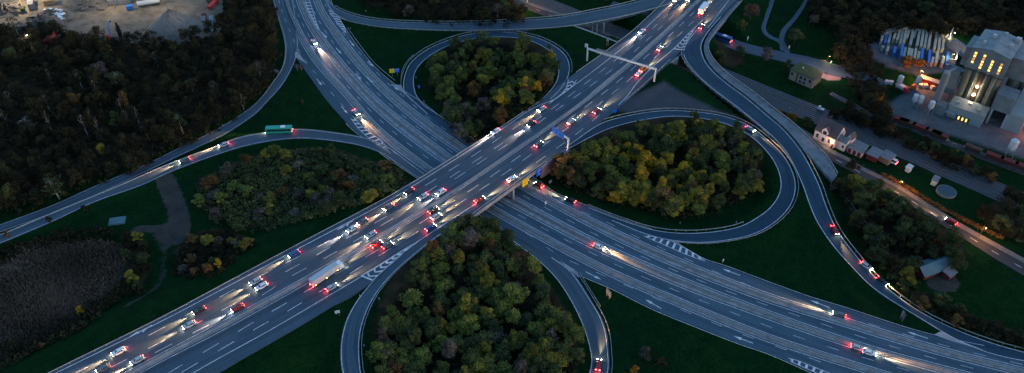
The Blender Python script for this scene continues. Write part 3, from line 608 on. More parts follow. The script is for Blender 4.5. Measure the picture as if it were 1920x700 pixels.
guardrail(offs(part_of(srL, .0, .45), -.7), 'guardrail along the left edge of the right slip road viaduct')
guardrail(offs(part_of(trL, .15, 1), .6), 'guardrail along the far edge of the top overpass ramp')
guardrail(offs(part_of(trR, .1, 1), -.6), 'guardrail along the near edge of the top overpass ramp')
guardrail(lgO+[0, 0, .1], 'tall thin steel railing along the outer edge of the raised hard strip', hz=.8, hgt=.5, kind='railing', group='railings')
guardrail(line([(1583,372),(1607,402),(1634,437),(1660,475),(1700,525)], 0), 'pale fence along the dark path beside the right slip road', hz=1.2, hgt=.25, kind='fence', group='fences')
guardrail(crom([G(x, y) for x, y in ((652,54),(678,90),(703,121),(741,153))]), 'guardrail on the grass edge of the lower road left of the yellow and blue sign')
guardrail(crom([G(x, y) for x, y in ((752,155),(753,140),(760,122),(775,105))]), 'short guardrail from the upper loop gore up the loop')
guardrail(crom([G(x, y) for x, y in ((1087,514),(1103,540),(1125,575))]), 'short guardrail behind the grass point of the bottom right gore')
# retaining walls at the railway gap
def wall(name, pts_, z0, z1, th, material, label, cat='wall'):
    a = W(pts_, z1); m = MB()
    for i in range(len(a)-1):
        d = a[i+1]-a[i]; n_ = Vector((-d.y, d.x, 0)).normalized()*th/2
        m.hexa([Vector((q.x, q.y, z0)) for q in (a[i]-n_, a[i]+n_, a[i+1]+n_, a[i+1]-n_)]+[Vector((q.x, q.y, z1)) for q in (a[i]-n_, a[i]+n_, a[i+1]+n_, a[i+1]-n_)])
    return tag(m.build(name, M[material]), label, cat)
wall('retaining_wall', [(1076,48),(1115,62),(1158,79)], -.3, 7.1, .7, 'pale_concrete', 'concrete retaining wall below the grass corner between motorway and overpass ramp')
wall('retaining_wall', [(1243,128),(1262,112),(1272,106)], -.3, 6.9, .7, 'concrete', 'concrete retaining wall under the gore between motorway and right slip road')
for a, b, lb in (((1016,316),(1056,290),'reddish concrete abutment wall under the right end of the bridge'),):
    pa = P(*a, 5.4); pb = P(*b, 5.4); m = MB(); d = (pb-pa); n_ = Vector((-d.y, d.x, 0)).normalized()
    m.hexa([Vector((q.x, q.y, -.2)) for q in (pa, pb, pb+n_*1.0, pa+n_*1.0)]+[Vector((q.x, q.y, 5.75)) for q in (pa, pb, pb+n_*1.0, pa+n_*1.0)])
    e = (pa-pb).normalized(); w2 = Vector((-.78, .6, 0))
    tag(m.build('abutment', M['brick']), lb, 'bridge abutment')
def pier(pts_, label, group, r=.55, top=5.75):
    for (x, y) in pts_:
        g = P(x, y, 0); m = MB(); m.lathe((g.x, g.y, -.2), [(r*1.15, 0), (r*1.15, .35), (r, .4), (r, top+.2)], 14)
        tag(m.build('bridge_pier', M['pale_concrete']), label, 'bridge pier', group)
pier([(962,374),(934,362),(906,345),(878,329)], 'round concrete pier under the motorway bridge on the middle strip', 'piers under the motorway bridge')
pier([(1000,398),(928,399)], 'round concrete pier under the near edge of the motorway bridge', 'piers at the bridge edge') if False else None
pier([(1118,64),(1110,60)], 'slim concrete pier under the top overpass ramp', 'piers under the top overpass ramp', .4)
pier([(1131,61)], 'slim concrete pier under the middle of the top overpass ramp', 'piers under the top overpass ramp', .45)
# beams along the bridge edges
eb = MB()
for c, x0, x1, lb in ((deckR, 845, 1060, 'dark grey edge beam of the bridge carrying the yellow and blue signs'), (deckL, 745, 915, 'grey edge beam on the far side of the bridge')):
    a = dsel(c, x0, x1); m = MB()
    s_ = .35 if c is deckR else -.35
    b = offs(a, -s_*1.0)
    for i in range(len(a)-1):
        m.hexa([a[i]-[0, 0, 1.5], b[i]-[0, 0, 1.5], b[i+1]-[0, 0, 1.5], a[i+1]-[0, 0, 1.5], a[i]+[0, 0, .18], b[i]+[0, 0, .18], b[i+1]+[0, 0, .18], a[i+1]+[0, 0, .18]])
    tag(m.build('edge_beam', M['concrete']), lb, 'bridge beam')
# ------------------------------------------------------------------ vegetation
def leafmat(name, c1, c2, c3):
    m = bpy.data.materials.new(name); m.use_nodes = True; nt = m.node_tree; b = nt.nodes['Principled BSDF']
    b.inputs['Roughness'].default_value = .9; b.inputs['Specular IOR Level'].default_value = .08
    a = nt.nodes.new('ShaderNodeAttribute'); a.attribute_name = 'clump'
    r = nt.nodes.new('ShaderNodeValToRGB'); e = r.color_ramp.elements; e.new(.5)
    for q, (p_, c) in zip(e, ((.1, c1), (.5, c2), (.92, c3))): q.position = p_; q.color = (*c, 1)
    nt.links.new(a.outputs['Fac'], r.inputs['Fac'])
    oi = nt.nodes.new('ShaderNodeObjectInfo'); mr = nt.nodes.new('ShaderNodeMapRange'); mr.inputs['To Min'].default_value = .75; mr.inputs['To Max'].default_value = 1.3
    nt.links.new(oi.outputs['Random'], mr.inputs['Value'])
    mx = nt.nodes.new('ShaderNodeMix'); mx.data_type = 'RGBA'; mx.blend_type = 'MULTIPLY'; mx.inputs['Factor'].default_value = 1
    nt.links.new(r.outputs['Color'], mx.inputs['A']); nt.links.new(mr.outputs['Result'], mx.inputs['B']); nt.links.new(mx.outputs['Result'], b.inputs['Base Color'])
    return m
LEAF = {
 'green':  leafmat('mid green leaves', (.048, .068, .018), (.090, .115, .026), (.160, .165, .034)),
 'dark':   leafmat('dark green leaves', (.024, .036, .017), (.046, .062, .024), (.085, .095, .030)),
 'olive':  leafmat('olive leaves', (.085, .080, .018), (.160, .140, .024), (.250, .200, .030)),
 'yellow': leafmat('yellow autumn leaves', (.200, .120, .014), (.340, .210, .018), (.420, .260, .025)),
 'rust':   leafmat('rusty brown leaves', (.070, .042, .020), (.120, .068, .026), (.190, .105, .032)),
 'grey':   leafmat('grey brown twigs', (.052, .043, .034), (.085, .070, .055), (.120, .100, .080)),
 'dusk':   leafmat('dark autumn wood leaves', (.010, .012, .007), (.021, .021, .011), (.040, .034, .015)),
 'mauve':  leafmat('dull mauve twigs', (.040, .033, .028), (.062, .052, .042), (.085, .070, .055)),
 'white':  leafmat('white blossom', (.2, .2, .17), (.32, .32, .28), (.4, .4, .36)),
 'orange': leafmat('orange leaves', (.16, .065, .012), (.24, .10, .015), (.32, .14, .02)),
}
def leaf_quads(centers, radii, n, size, rg, flat=.8, shell=.55):
    """n leaf faces per clump scattered through the outer part of each clump; returns verts, clump value per face"""
    V = []; A = []
    for (c, r) in zip(centers, radii):
        d = rg.normal(size=(n, 3)); d /= np.linalg.norm(d, axis=1)[:, None]
        rr = r*(shell+(1-shell)*rg.random(n)**.7)*(.8+.4*rg.random(n))
        p_ = c+d*rr[:, None]*[1, 1, flat]
        nn = d+rg.normal(size=(n, 3))*.6; nn /= np.linalg.norm(nn, axis=1)[:, None]
        t = np.cross(nn, rg.normal(size=(n, 3))); t /= np.linalg.norm(t, axis=1)[:, None]+1e-9
        b = np.cross(nn, t); s = size*(.6+.8*rg.random(n))[:, None]
        V.append(np.stack([p_-t*s-b*s*.6, p_+t*s-b*s*.6, p_+t*s*.7+b*s*.7, p_-t*s*.7+b*s*.7], 1).reshape(-1, 3))
        A.append(np.clip(rg.normal(rg.uniform(.2, .8), .13, n), 0, 1))
    return np.vstack(V), np.concatenate(A)
def quadmesh(name, V, A, material):
    me = bpy.data.meshes.new(name); nf = len(V)//4
    me.vertices.add(len(V)); me.vertices.foreach_set('co', V.astype(np.float32).ravel())
    me.loops.add(nf*4); me.loops.foreach_set('vertex_index', np.arange(nf*4, dtype=np.int32))
    me.polygons.add(nf); me.polygons.foreach_set('loop_start', np.arange(0, nf*4, 4, dtype=np.int32)); me.update(calc_edges=True)
    at = me.attributes.new('clump', 'FLOAT', 'FACE'); at.data.foreach_set('value', A.astype(np.float32)); me.materials.append(material); return me
def crown_pts(rg, h, w, kind):
    """clump centres of a crown of total height h, width w"""
    if kind == 'poplar':
        z = np.linspace(.2, .97, 11)*h; r = w*.5*np.sin(np.linspace(.5, 2.9, 11)); return np.stack([rg.normal(0, .15, 11), rg.normal(0, .15, 11), z], 1), np.maximum(r, .5)
    k = int(rg.integers(11, 17)); c = []; rad = []
    base = .34 if kind != 'bush' else .2
    for i in range(k):
        a = rg.uniform(0, 2*math.pi); zz = rg.uniform(base, .9)
        env = math.sin(min(1, (1-zz)/(1-base)+.18)*math.pi*.62)*w*.42
        q = env*math.sqrt(rg.uniform(.1, 1)); c.append((q*math.cos(a), q*math.sin(a), zz*h)); rad.append(w*rg.uniform(.13, .22))
    c.append((0, 0, h*.86)); rad.append(w*.18); c.append((w*.1, -w*.08, h*.6)); rad.append(w*.26)
    return np.array(c), np.array(rad)
def trunk_mesh(rg, h, w, name, material, limbs=5, bare=False):
    m = MB(); r = .018*h+.05; lean = rg.normal(0, .03*h, 2)
    top = Vector((lean[0], lean[1], h*(.93 if bare else .7)))
    p0 = Vector((0, 0, -.4)); p1 = Vector((lean[0]*.3, lean[1]*.3, h*.35))
    m.tube(p0, p1, r, r*.7, 7); m.tube(p1, top, r*.7, r*.15, 6)
    for i in range(limbs):
        t = rg.uniform(.1, .85); s = p1.lerp(top, t); a = rg.uniform(0, 6.28); l = w*rg.uniform(.25, .45)*(1-.5*t)
        e = s+Vector((math.cos(a)*l, math.sin(a)*l, l*rg.uniform(.6, 1.3))); m.tube(s, e, r*.4*(1-t*.5), r*.1, 5)
        if bare:
            for _ in range(3):
                q = s.lerp(e, rg.uniform(.3, .9)); b = rg.uniform(0, 6.28); m.tube(q, q+Vector((math.cos(b)*l*.4, math.sin(b)*l*.4, l*rg.uniform(.3, .7))), r*.14, r*.05, 4, False)
    return m.mesh(name, material, True)
CROWN = {}; TRUNK = {}
H0, W0 = 10.0, 7.4
for si in range(5):
    rg = np.random.default_rng(100+si); c, r = crown_pts(rg, H0, W0, 'round'); V, A = leaf_quads(c, r, 230, .185, rg)
    for k in LEAF: CROWN[('round', si, k)] = (V, A)
    TRUNK[('round', si)] = trunk_mesh(rg, H0, W0, 'trunk', M['bark'])
for si in range(3):
    rg = np.random.default_rng(200+si); c, r = crown_pts(rg, H0, W0, 'bush'); V, A = leaf_quads(c, r, 210, .2, rg)
    for k in LEAF: CROWN[('bush', si, k)] = (V, A)
    TRUNK[('bush', si)] = trunk_mesh(rg, H0*.8, W0, 'trunk', M['bark'], 3)
for si in range(2):
    rg = np.random.default_rng(300+si); c, r = crown_pts(rg, H0, 2.6, 'poplar'); V, A = leaf_quads(c, r, 90, .22, rg)
    for k in LEAF: CROWN[('poplar', si, k)] = (V, A)
    TRUNK[('poplar', si)] = trunk_mesh(rg, H0, 1.5, 'trunk', M['bark'], 2)
for si in range(4):
    rg = np.random.default_rng(400+si); c, r = crown_pts(rg, H0, 4.6, 'round'); V, A = leaf_quads(c[c[:, 2] > 4], r[c[:, 2] > 4]*1.1, 22, .2, rg)
    for k in LEAF: CROWN[('bare', si, k)] = (V, A)
    TRUNK[('bare', si)] = trunk_mesh(rg, H0, 4.6, 'trunk', M['pale_bark'], 9, True)
NSH = dict(round=5, bush=3, poplar=2, bare=4); CM = {}
def tree(x, y, h, w, shape, colour, label, group=None, cat='tree', name='tree'):
    si = random.randrange(NSH[shape]); k = (shape, si, colour)
    if k not in CM: CM[k] = quadmesh('crown', *CROWN[k], LEAF[colour])
    z = tz(x, y)
    t = thing(name, label, cat, (x, y, z), random.uniform(0, 6.28), group)
    w0 = {'poplar': 2.6, 'bare': 4.6}.get(shape, W0)
    t.scale = (w/w0, w/w0, h/H0)
    link('trunk', TRUNK[(shape, si)], t); link('crown', CM[k], t)
    return t
def inside(p_, poly):
    x, y = p_; c = False
    for (x1, y1), (x2, y2) in zip(poly, poly[1:]+poly[:1]):
        if (y1 > y) != (y2 > y) and x < (x2-x1)*(y-y1)/(y2-y1)+x1: c = not c
    return c
def scatter(poly, n, hmid, dmin, seed, tries=6000):
    """tree positions under a canopy outline; hmid = canopy height of the outline"""
    w = [(q.x, q.y) for q in (G(x, y, hmid) for x, y in poly)]; rg = random.Random(seed); out = []
    xs = [q[0] for q in w]; ys = [q[1] for q in w]
    for _ in range(tries):
        if len(out) >= n: break
        p_ = (rg.uniform(min(xs), max(xs)), rg.uniform(min(ys), max(ys)))
        if inside(p_, w) and all((p_[0]-q[0])**2+(p_[1]-q[1])**2 > dmin*dmin for q in out): out.append(p_)
    return out, w
CNAME = dict(green='mid green', dark='dark green', olive='olive green', yellow='yellow', rust='rusty brown', grey='grey brown', dusk='dark brown', mauve='dull mauve', orange='orange', white='white')
def sector(p_, w):
    xs = [q[0] for q in w]; ys = [q[1] for q in w]; a = (p_[0]-min(xs))/(max(xs)-min(xs)); b = (p_[1]-min(ys))/(max(ys)-min(ys))
    h_ = 'left' if a < .25 else 'centre left' if a < .5 else 'centre right' if a < .75 else 'right'
    v_ = 'near' if b < .3 else 'middle' if b < .68 else 'far'
    return f'{v_} {h_} part'
def tries_left(): pass
def copse(key, n, hmid, dmin, mix_, where, seed, hr=(6.2, 12.2), wr=(4.6, 9.8), shapes=('round', 'round', 'round', 'bush'), zone=None, kind='tree'):
    ps, w = scatter(COPSE[key], n, hmid, dmin, seed); rg = random.Random(seed+1)
    for p_ in ps:
        m_ = mix_ if zone is None else zone((p_[0]-min(q[0] for q in w))/(max(q[0] for q in w)-min(q[0] for q in w)), (p_[1]-min(q[1] for q in w))/(max(q[1] for q in w)-min(q[1] for q in w)))
        c = rg.choice(m_); h = rg.uniform(*hr); wd = rg.uniform(*wr); s = rg.choice(shapes)
        if c in ('grey', 'mauve') and rg.random() < .35: s = 'bare'; wd *= .8
        size = 'tall' if h > hr[0]+(hr[1]-hr[0])*.66 else 'low' if h < hr[0]+(hr[1]-hr[0])*.33 else 'medium'
        wide = 'broad' if wd > sum(wr)/2 else 'narrow'
        tree(p_[0], p_[1], h, wd, s, c, f'{size} {wide} {CNAME[c]} {kind}, {sector(p_, w)} of {where}', f'{kind}s of {where}', kind, kind)
    return ps, w
def undergrowth(w, dens, colour, label, seed, h=1.6, size=.3, trees=None, skip=None):
    """low shrubs and saplings nobody could count: one mass of leaves under a canopy outline"""
    rg = np.random.default_rng(seed); rr = random.Random(seed); xs = [q[0] for q in w]; ys = [q[1] for q in w]
    area = abs(sum(a[0]*b[1]-b[0]*a[1] for a, b in zip(w, w[1:]+w[:1])))/2; n = int(area*dens); C = []; Rr = []
    while len(C) < n:
        p_ = (rr.uniform(min(xs), max(xs)), rr.uniform(min(ys), max(ys)))
        if not inside(p_, w): continue
        hh = h*rr.uniform(.3, 1.2); C.append((p_[0], p_[1], tz(*p_)+hh)); Rr.append(rr.uniform(.9, 1.9))
    V, A = leaf_quads(np.array(C), np.array(Rr), 22, size, rg, .75, .3)
    o = link('undergrowth', quadmesh('undergrowth', V, A, LEAF[colour])); return tag(o, label, 'undergrowth', kind='stuff')
def shrink(w, k=.95):
    cx = sum(q[0] for q in w)/len(w); cy = sum(q[1] for q in w)/len(w); return [(cx+(q[0]-cx)*k, cy+(q[1]-cy)*k) for q in w]
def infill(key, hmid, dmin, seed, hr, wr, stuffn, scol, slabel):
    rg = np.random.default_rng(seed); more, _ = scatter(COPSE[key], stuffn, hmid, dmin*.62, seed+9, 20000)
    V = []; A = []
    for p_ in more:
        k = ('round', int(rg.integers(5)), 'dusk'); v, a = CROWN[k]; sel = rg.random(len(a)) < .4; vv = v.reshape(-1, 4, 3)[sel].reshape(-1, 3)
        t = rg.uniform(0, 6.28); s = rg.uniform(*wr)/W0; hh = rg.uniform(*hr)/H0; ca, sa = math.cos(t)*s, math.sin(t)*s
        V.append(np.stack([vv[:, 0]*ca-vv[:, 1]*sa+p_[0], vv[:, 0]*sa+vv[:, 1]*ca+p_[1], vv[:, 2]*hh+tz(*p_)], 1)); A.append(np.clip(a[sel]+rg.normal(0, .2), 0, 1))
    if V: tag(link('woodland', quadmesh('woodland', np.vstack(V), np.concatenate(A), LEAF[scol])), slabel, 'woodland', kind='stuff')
ps, w = copse('upper', 44, 6, 4.3, None, 'the upper-loop copse', 11, zone=lambda a, b: ['dark', 'dark', 'green', 'grey'] if a < .35 else ['olive', 'green', 'yellow', 'olive', 'dark'] if b > .5 else ['green', 'rust', 'yellow', 'dark', 'grey'])
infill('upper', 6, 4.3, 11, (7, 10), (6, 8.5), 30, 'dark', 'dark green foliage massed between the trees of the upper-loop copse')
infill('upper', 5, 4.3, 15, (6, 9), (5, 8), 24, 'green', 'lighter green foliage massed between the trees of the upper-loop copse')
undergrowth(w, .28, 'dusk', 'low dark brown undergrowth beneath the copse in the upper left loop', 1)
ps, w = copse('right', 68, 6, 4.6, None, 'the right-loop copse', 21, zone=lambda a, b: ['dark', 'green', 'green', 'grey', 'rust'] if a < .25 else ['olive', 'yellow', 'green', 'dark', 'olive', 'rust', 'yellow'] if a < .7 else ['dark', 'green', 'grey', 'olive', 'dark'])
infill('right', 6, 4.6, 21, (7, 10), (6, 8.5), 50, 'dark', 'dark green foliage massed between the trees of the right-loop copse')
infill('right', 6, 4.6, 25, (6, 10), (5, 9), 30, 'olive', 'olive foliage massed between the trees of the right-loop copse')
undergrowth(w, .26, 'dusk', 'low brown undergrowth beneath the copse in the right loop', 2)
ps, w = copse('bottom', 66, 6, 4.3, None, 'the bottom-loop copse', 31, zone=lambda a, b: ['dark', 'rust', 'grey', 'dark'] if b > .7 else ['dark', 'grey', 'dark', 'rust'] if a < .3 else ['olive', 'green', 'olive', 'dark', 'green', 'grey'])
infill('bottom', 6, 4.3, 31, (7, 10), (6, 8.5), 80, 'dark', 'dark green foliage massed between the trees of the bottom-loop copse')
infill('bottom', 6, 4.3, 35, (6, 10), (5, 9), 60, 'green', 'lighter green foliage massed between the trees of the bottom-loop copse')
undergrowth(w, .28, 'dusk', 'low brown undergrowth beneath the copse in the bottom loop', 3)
ps, w = copse('left', 52, 3.5, 4.2, ['dark', 'olive', 'dark', 'grey', 'green', 'dark', 'green', 'rust'], 'the scrub left of the bridge', 41, kind='shrub', hr=(4, 7), wr=(5, 7.5), shapes=('bush', 'bush', 'round'))
undergrowth(w, .4, 'dark', 'dense dark scrub filling the copse left of the bridge', 4, 1.5)
ps, w = copse('small', 12, 3, 3.6, ['dark', 'grey', 'rust', 'dusk', 'olive'], 'the thicket by the dirt track', 51, kind='shrub', hr=(3.5, 6), wr=(4, 6), shapes=('bush',))
undergrowth(w, .3, 'dusk', 'dark scrub of the small thicket beside the dirt track', 5, 1.2)
# individual trees that stand out
for (x, y, h, wd, s, c, lb) in (
  (432,452,3.6,3.4,'bush','olive','small olive bush standing on the grass between small thicket and motorway'),
  (446,460,4.0,4.0,'bush','olive','rounder olive bush next to the smaller one on the grass by the motorway'),
  (467,455,4.6,4.6,'bush','olive','pale olive bush nearest the motorway on the left grass bank'),
  (410,495,3.6,3.4,'bush','yellow','yellow bush at the motorway end of the small thicket'),
  (568,192,2.6,1.9,'bush','rust','small rusty sapling alone on the left grass triangle'),
  (150,583,3.4,3.2,'bush','yellow','yellow bush on the lower edge of the reed field'),
  (160,392,3.6,3,'bush','dusk','small dark tree between the two left slip roads'),
  (92,412,3.2,2.6,'bush','dusk','small dark shrub on the left slip road verge'),
  (12,440,3.2,2.6,'bush','rust','small brownish shrub at the far left slip road verge'),
  (78,648,2.6,2.4,'bush','rust','small brown shrub on the lower left grass bank'),
  (192,285,9,4.2,'round','olive','yellowish upright tree at the near edge of the left wood'),
  (309,245,5,4,'round','olive','olive tree at the right end of the left wood near the slip road'),
  (202,95,6,4.5,'round','yellow','yellow tree at the top edge of the left wood beside the gravel yard'),
  (224,62,11,2.6,'poplar','dusk','tall slim dark poplar on the edge of the gravel yard'),
  (1210,665,5,5,'bush','mauve','bare mauve bush alone on the bottom right grass'),
  (1238,680,4.5,5,'bush','dusk','dark bush beside the bare mauve bush on the bottom right grass'),
  (1190,697,3.5,4,'bush','orange','orange brown bush at the bottom edge of the right grass'),
  (1436,105,9,8,'round','grey','round grey brown tree standing over the country road'),
  (1492,70,9,8.5,'round','dark','broad dark green tree in the fork of the two footpaths'),
  (1527,40,7,6,'round','grey','pale brown tree behind the small field'),
  (1478,121,4.4,4.6,'bush','dark','clipped round dark bush beside the green-roofed building'),
  (1408,25,10,9,'round','grey','large grey brown tree right of the motorway top'),
  (1392,50,7,6,'round','dark','dark tree on the slope right of the motorway top'),
  (1352,108,7,7,'round','dark','dark tree in front of the country road beside the slip road'),
  (1386,98,7,6.5,'round','dark','dark spreading tree at the country road bridge'),
  (1460,216,5,6,'bush','orange','orange autumn tree between slip road and railway'),
  (1484,222,5,6,'bush','orange','second orange autumn tree by the railway, right of the first'),
  (1515,232,6,6.5,'round','dark','dark tree between the orange trees and the white house'),
  (1640,185,8,8,'round','orange','orange brown tree on the corner of the cement works yard'),
  (1668,208,3.6,3.5,'bush','white','pale flowering bush on the kerb of the cement works yard'),
  (1700,118,7,8,'round','rust','rust brown tree between the pallet yard and the orange lamp'),
  (1725,122,6,6,'round','rust','smaller rust brown tree beside the orange lamp'),
  (1596,265,4,4,'bush','rust','small brown tree in front of the garages of the white house'),
  (1600,312,6,6,'round','dusk','dark tree between the white house and the slip road'),
  (1563,352,4,4.5,'bush','mauve','dull purple bush below the end of the raised hard strip'),
  (1570,348,6,6,'round','dusk','dark tree beside the dark path near the slip road'),
  (1716,534,4,4,'bush','dark','dark bush left of the red hut'),
  (1765,560,6,7,'round','dark','round dark tree between the red hut and the slip road'),
  (1195,30,4,3,'bush','dark','small dark bush behind the top overpass ramp'),
  (1030,88,3,2.5,'bush','dark','small dark sapling on the inner edge of the upper loop')):
    g = G(x, y, h*.45); kd = 'shrub' if h < 5.5 or 'bush' in lb else 'tree'; tree(g.x, g.y, h, wd, s, c, lb, None, kd, kd)
# other woods: the nearest and most distinct trees as individuals, the rest as one mass each
def wood(key, n, hmid, dmin, mix_, where, seed, hr, wr, shapes, stuffn, scol, slabel, kind='tree'):
    ps, w = copse(key, n, hmid, dmin, mix_, where, seed, hr, wr, shapes, kind=kind)
    infill(key, hmid, dmin, seed, hr, wr, stuffn, scol, slabel)
    return w
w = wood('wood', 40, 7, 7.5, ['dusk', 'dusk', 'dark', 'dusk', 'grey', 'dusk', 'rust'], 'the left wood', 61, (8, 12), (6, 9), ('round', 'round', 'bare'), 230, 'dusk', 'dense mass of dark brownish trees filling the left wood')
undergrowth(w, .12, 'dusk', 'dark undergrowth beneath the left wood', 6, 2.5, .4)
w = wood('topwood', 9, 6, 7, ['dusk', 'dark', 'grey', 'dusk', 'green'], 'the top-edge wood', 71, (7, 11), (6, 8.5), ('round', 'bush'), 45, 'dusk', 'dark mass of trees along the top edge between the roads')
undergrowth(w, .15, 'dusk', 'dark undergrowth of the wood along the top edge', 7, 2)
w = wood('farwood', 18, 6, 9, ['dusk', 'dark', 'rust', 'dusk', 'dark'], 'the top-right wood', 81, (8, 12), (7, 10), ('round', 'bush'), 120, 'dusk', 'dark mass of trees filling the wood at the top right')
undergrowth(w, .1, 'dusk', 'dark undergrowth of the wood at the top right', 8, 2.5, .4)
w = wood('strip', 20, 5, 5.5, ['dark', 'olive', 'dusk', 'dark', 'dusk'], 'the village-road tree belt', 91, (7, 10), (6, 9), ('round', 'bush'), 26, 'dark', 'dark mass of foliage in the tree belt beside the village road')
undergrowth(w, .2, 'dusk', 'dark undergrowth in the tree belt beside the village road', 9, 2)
w = wood('verge', 14, 3, 5, ['dusk', 'dark', 'olive', 'dusk', 'rust'], 'the lower right roadside hedge', 101, (3, 6), (4, 6.5), ('bush',), 10, 'dusk', 'dark hedge mass along the lower right slip road', 'shrub')
undergrowth(w, .25, 'dusk', 'dark scrub of the hedge along the lower right slip road', 10, 1.4)
w = wood('bank', 18, 3, 5.5, ['dusk', 'dark', 'dark', 'rust', 'dusk'], 'the railway bank', 111, (4, 7), (4, 6.5), ('bush', 'round'), 20, 'dusk', 'dark bushes massed between the railway and the siding', 'shrub')
undergrowth(w, .2, 'dusk', 'dark scrub between the railway and the siding', 12, 1.4)
w = wood('gardens', 5, 4, 7, ['dusk', 'dark'], 'the grove at the right edge', 121, (6, 9), (7, 9), ('round',), 8, 'dusk', 'dark foliage mass at the right edge by the village road')
ps, w = copse('reedhedge', 8, 3, 4, ['olive', 'dark', 'olive', 'dusk'], 'the reed-field hedge', 131, kind='shrub', hr=(4, 6), wr=(4, 5.5), shapes=('bush',))
undergrowth(w, .3, 'dusk', 'dark scrub at the right end of the reed field', 13, 1.2)
for pl, lb, sd_ in (([(-40,470),(60,445),(130,425),(205,425),(225,440),(175,455),(100,462),(30,482),(-40,512)], 'dark hedge along the upper edge of the reed field', 14),
                    ([(0,640),(60,625),(130,590),(200,550),(235,520),(225,560),(160,610),(80,650),(0,690),(-40,690)], 'dark hedge along the lower edge of the reed field', 15)):
    undergrowth([(q.x, q.y) for q in (G(x, y, 1.2) for x, y in pl)], .4, 'dusk', lb, sd_, 1.6)
# pale bare birch trunks at the front of the left wood
bw = [(q.x, q.y) for q in (G(x, y, 4) for x, y in ((10,150),(150,150),(240,190),(270,240),(180,250),(60,270),(5,240)))]
rr = random.Random(5); k = 0
while k < 14:
    p_ = (rr.uniform(min(q[0] for q in bw), max(q[0] for q in bw)), rr.uniform(min(q[1] for q in bw), max(q[1] for q in bw)))
    if inside(p_, bw):
        tree(p_[0], p_[1], rr.uniform(11, 14), 4.2, 'bare', 'dusk', 'tall bare birch with a thin pale trunk in the left wood', 'bare birches in the left wood'); k += 1
# reeds
rp = [(q.x, q.y) for q in W([(-60,520),(30,480),(100,460),(175,455),(215,470),(235,500),(205,545),(150,590),(90,630),(-60,690)])]
rg = np.random.default_rng(77); q = np.stack([rg.uniform(min(a[0] for a in rp), max(a[0] for a in rp), 60000), rg.uniform(min(a[1] for a in rp), max(a[1] for a in rp), 60000)], 1)
jit = rg.normal(0, 3.2, q.shape); q = np.array([a for a, j in zip(q, jit) if inside(a+j, rp) and math.sin(a[0]*.13+math.sin(a[1]*.11)*2)+math.cos(a[1]*.17+a[0]*.05)+rg.normal(0, .7) > -1.0])[:24000]
n_ = len(q); ang = rg.uniform(0, math.pi, n_); hh = rg.uniform(.7, 1.7, n_)*(1+.35*np.sin(q[:, 0]*.21+q[:, 1]*.13)); wd = .22
dx = np.cos(ang)*wd; dy = np.sin(ang)*wd; lx, ly = rg.normal(0, .35, n_), rg.normal(0, .35, n_)
V = np.stack([np.stack([q[:, 0]-dx, q[:, 1]-dy, np.full(n_, -.3)], 1), np.stack([q[:, 0]+dx, q[:, 1]+dy, np.full(n_, -.3)], 1), np.stack([q[:, 0]+dx*.7+lx, q[:, 1]+dy*.7+ly, hh], 1), np.stack([q[:, 0]-dx*.7+lx, q[:, 1]-dy*.7+ly, hh], 1)], 1).reshape(-1, 3)
reedm = leafmat('dry reeds', (.05, .047, .038), (.10, .085, .068), (.16, .135, .105))
tag(link('reeds', quadmesh('reeds', V, np.clip(.5+.3*np.sin(q[:, 0]*.09+1)*np.cos(q[:, 1]*.17)+rg.normal(0, .12, n_), 0, 1), reedm)), 'dry greyish brown reeds filling the field at the lower left', 'reeds', kind='stuff')
print('TREES', sum(1 for o in COL.objects if o.name.startswith('tree')))
# ------------------------------------------------------------------ signs and gantries
def text_bars(m, x0, x1, y0, y1, z, rows, rg, ax='xz'):
    """illegible lettering: broken thin bars"""
    for k in range(rows):
        yy = y1-(y1-y0)*(k+.5)/rows; x = x0
        while x < x1-.2:
            l = rg.uniform(.25, .7); l = min(l, x1-x); m.box(x, x+l, z-.012, z, yy-.06, yy+.06); x += l+rg.uniform(.1, .22)
def uparrow(m, x, y, h, z):
    m.box(x-.09, x+.09, z-.012, z, y, y+h*.7); m.poly([(x-.36, z-.012, y+h*.6), (x+.36, z-.012, y+h*.6), (x, z-.012, y+h)])
def slantarrow(m, x, y, h, z, f=1):
    a = Vector((x-f*h*.35, y)); b = Vector((x+f*h*.2, y+h*.55)); n = Vector((.707, -f*.707))*.1
    m.poly([(q.x, z-.012, q.y) for q in (a-n, a+n, b+n, b-n)]); m.poly([(x+f*h*.42, z-.012, y+h*.78), (x-f*.02, z-.012, y+h*.68), (x+f*h*.32, z-.012, y+h*.28)])
rgs = random.Random(3)
def yaw(a, b): d = b-a; return math.atan2(d.y, d.x)
# white overhead gantry
gl = P(1100.4, 115.5, 6.6); gr = P(1226.5, 153.5, 6.8); L = (gr-gl).length; a = yaw(gl, gr)
t = thing('sign_gantry', 'long white portal gantry spanning the whole motorway, grey display boxes on its back', 'gantry', gl, a)
m = MB()
for (x) in (0, L): m.box(x-.32, x+.32, -.32, .32, 0, 7.0)
o1 = m
for x in (0, L):
    m = MB(); m.box(x-.3, x+.3, -.3, .3, .02, 7.1); m.build('post', M['white_steel'], t)
    m = MB(); m.lathe((x, 0, -.4), [(1.1, 0), (1.1, .5), (.9, .6)], 14); m.build('footing', M['pale_concrete'], t)
m = MB(); m.box(-.4, L+.4, -.4, .4, 7.12, 7.8); m.build('beam', M['white_steel'], t)
m = MB(); m.box(4.6, 14.2, .46, .62, 6.5, 8.9); m.build('sign_back', M['sign_back'], t)
for k in range(8):
    m = MB(); x = 4.8+k*1.14; m.box(x, x+.86, -.62, -.44, 7.0, 8.3); m.build('display_box', M['white_steel'], t)
m = MB(); m.box(-1.6, -.1, -.2, .1, 8.02, 9.9); q = m.build('square_panel', M['sign_white'], t)
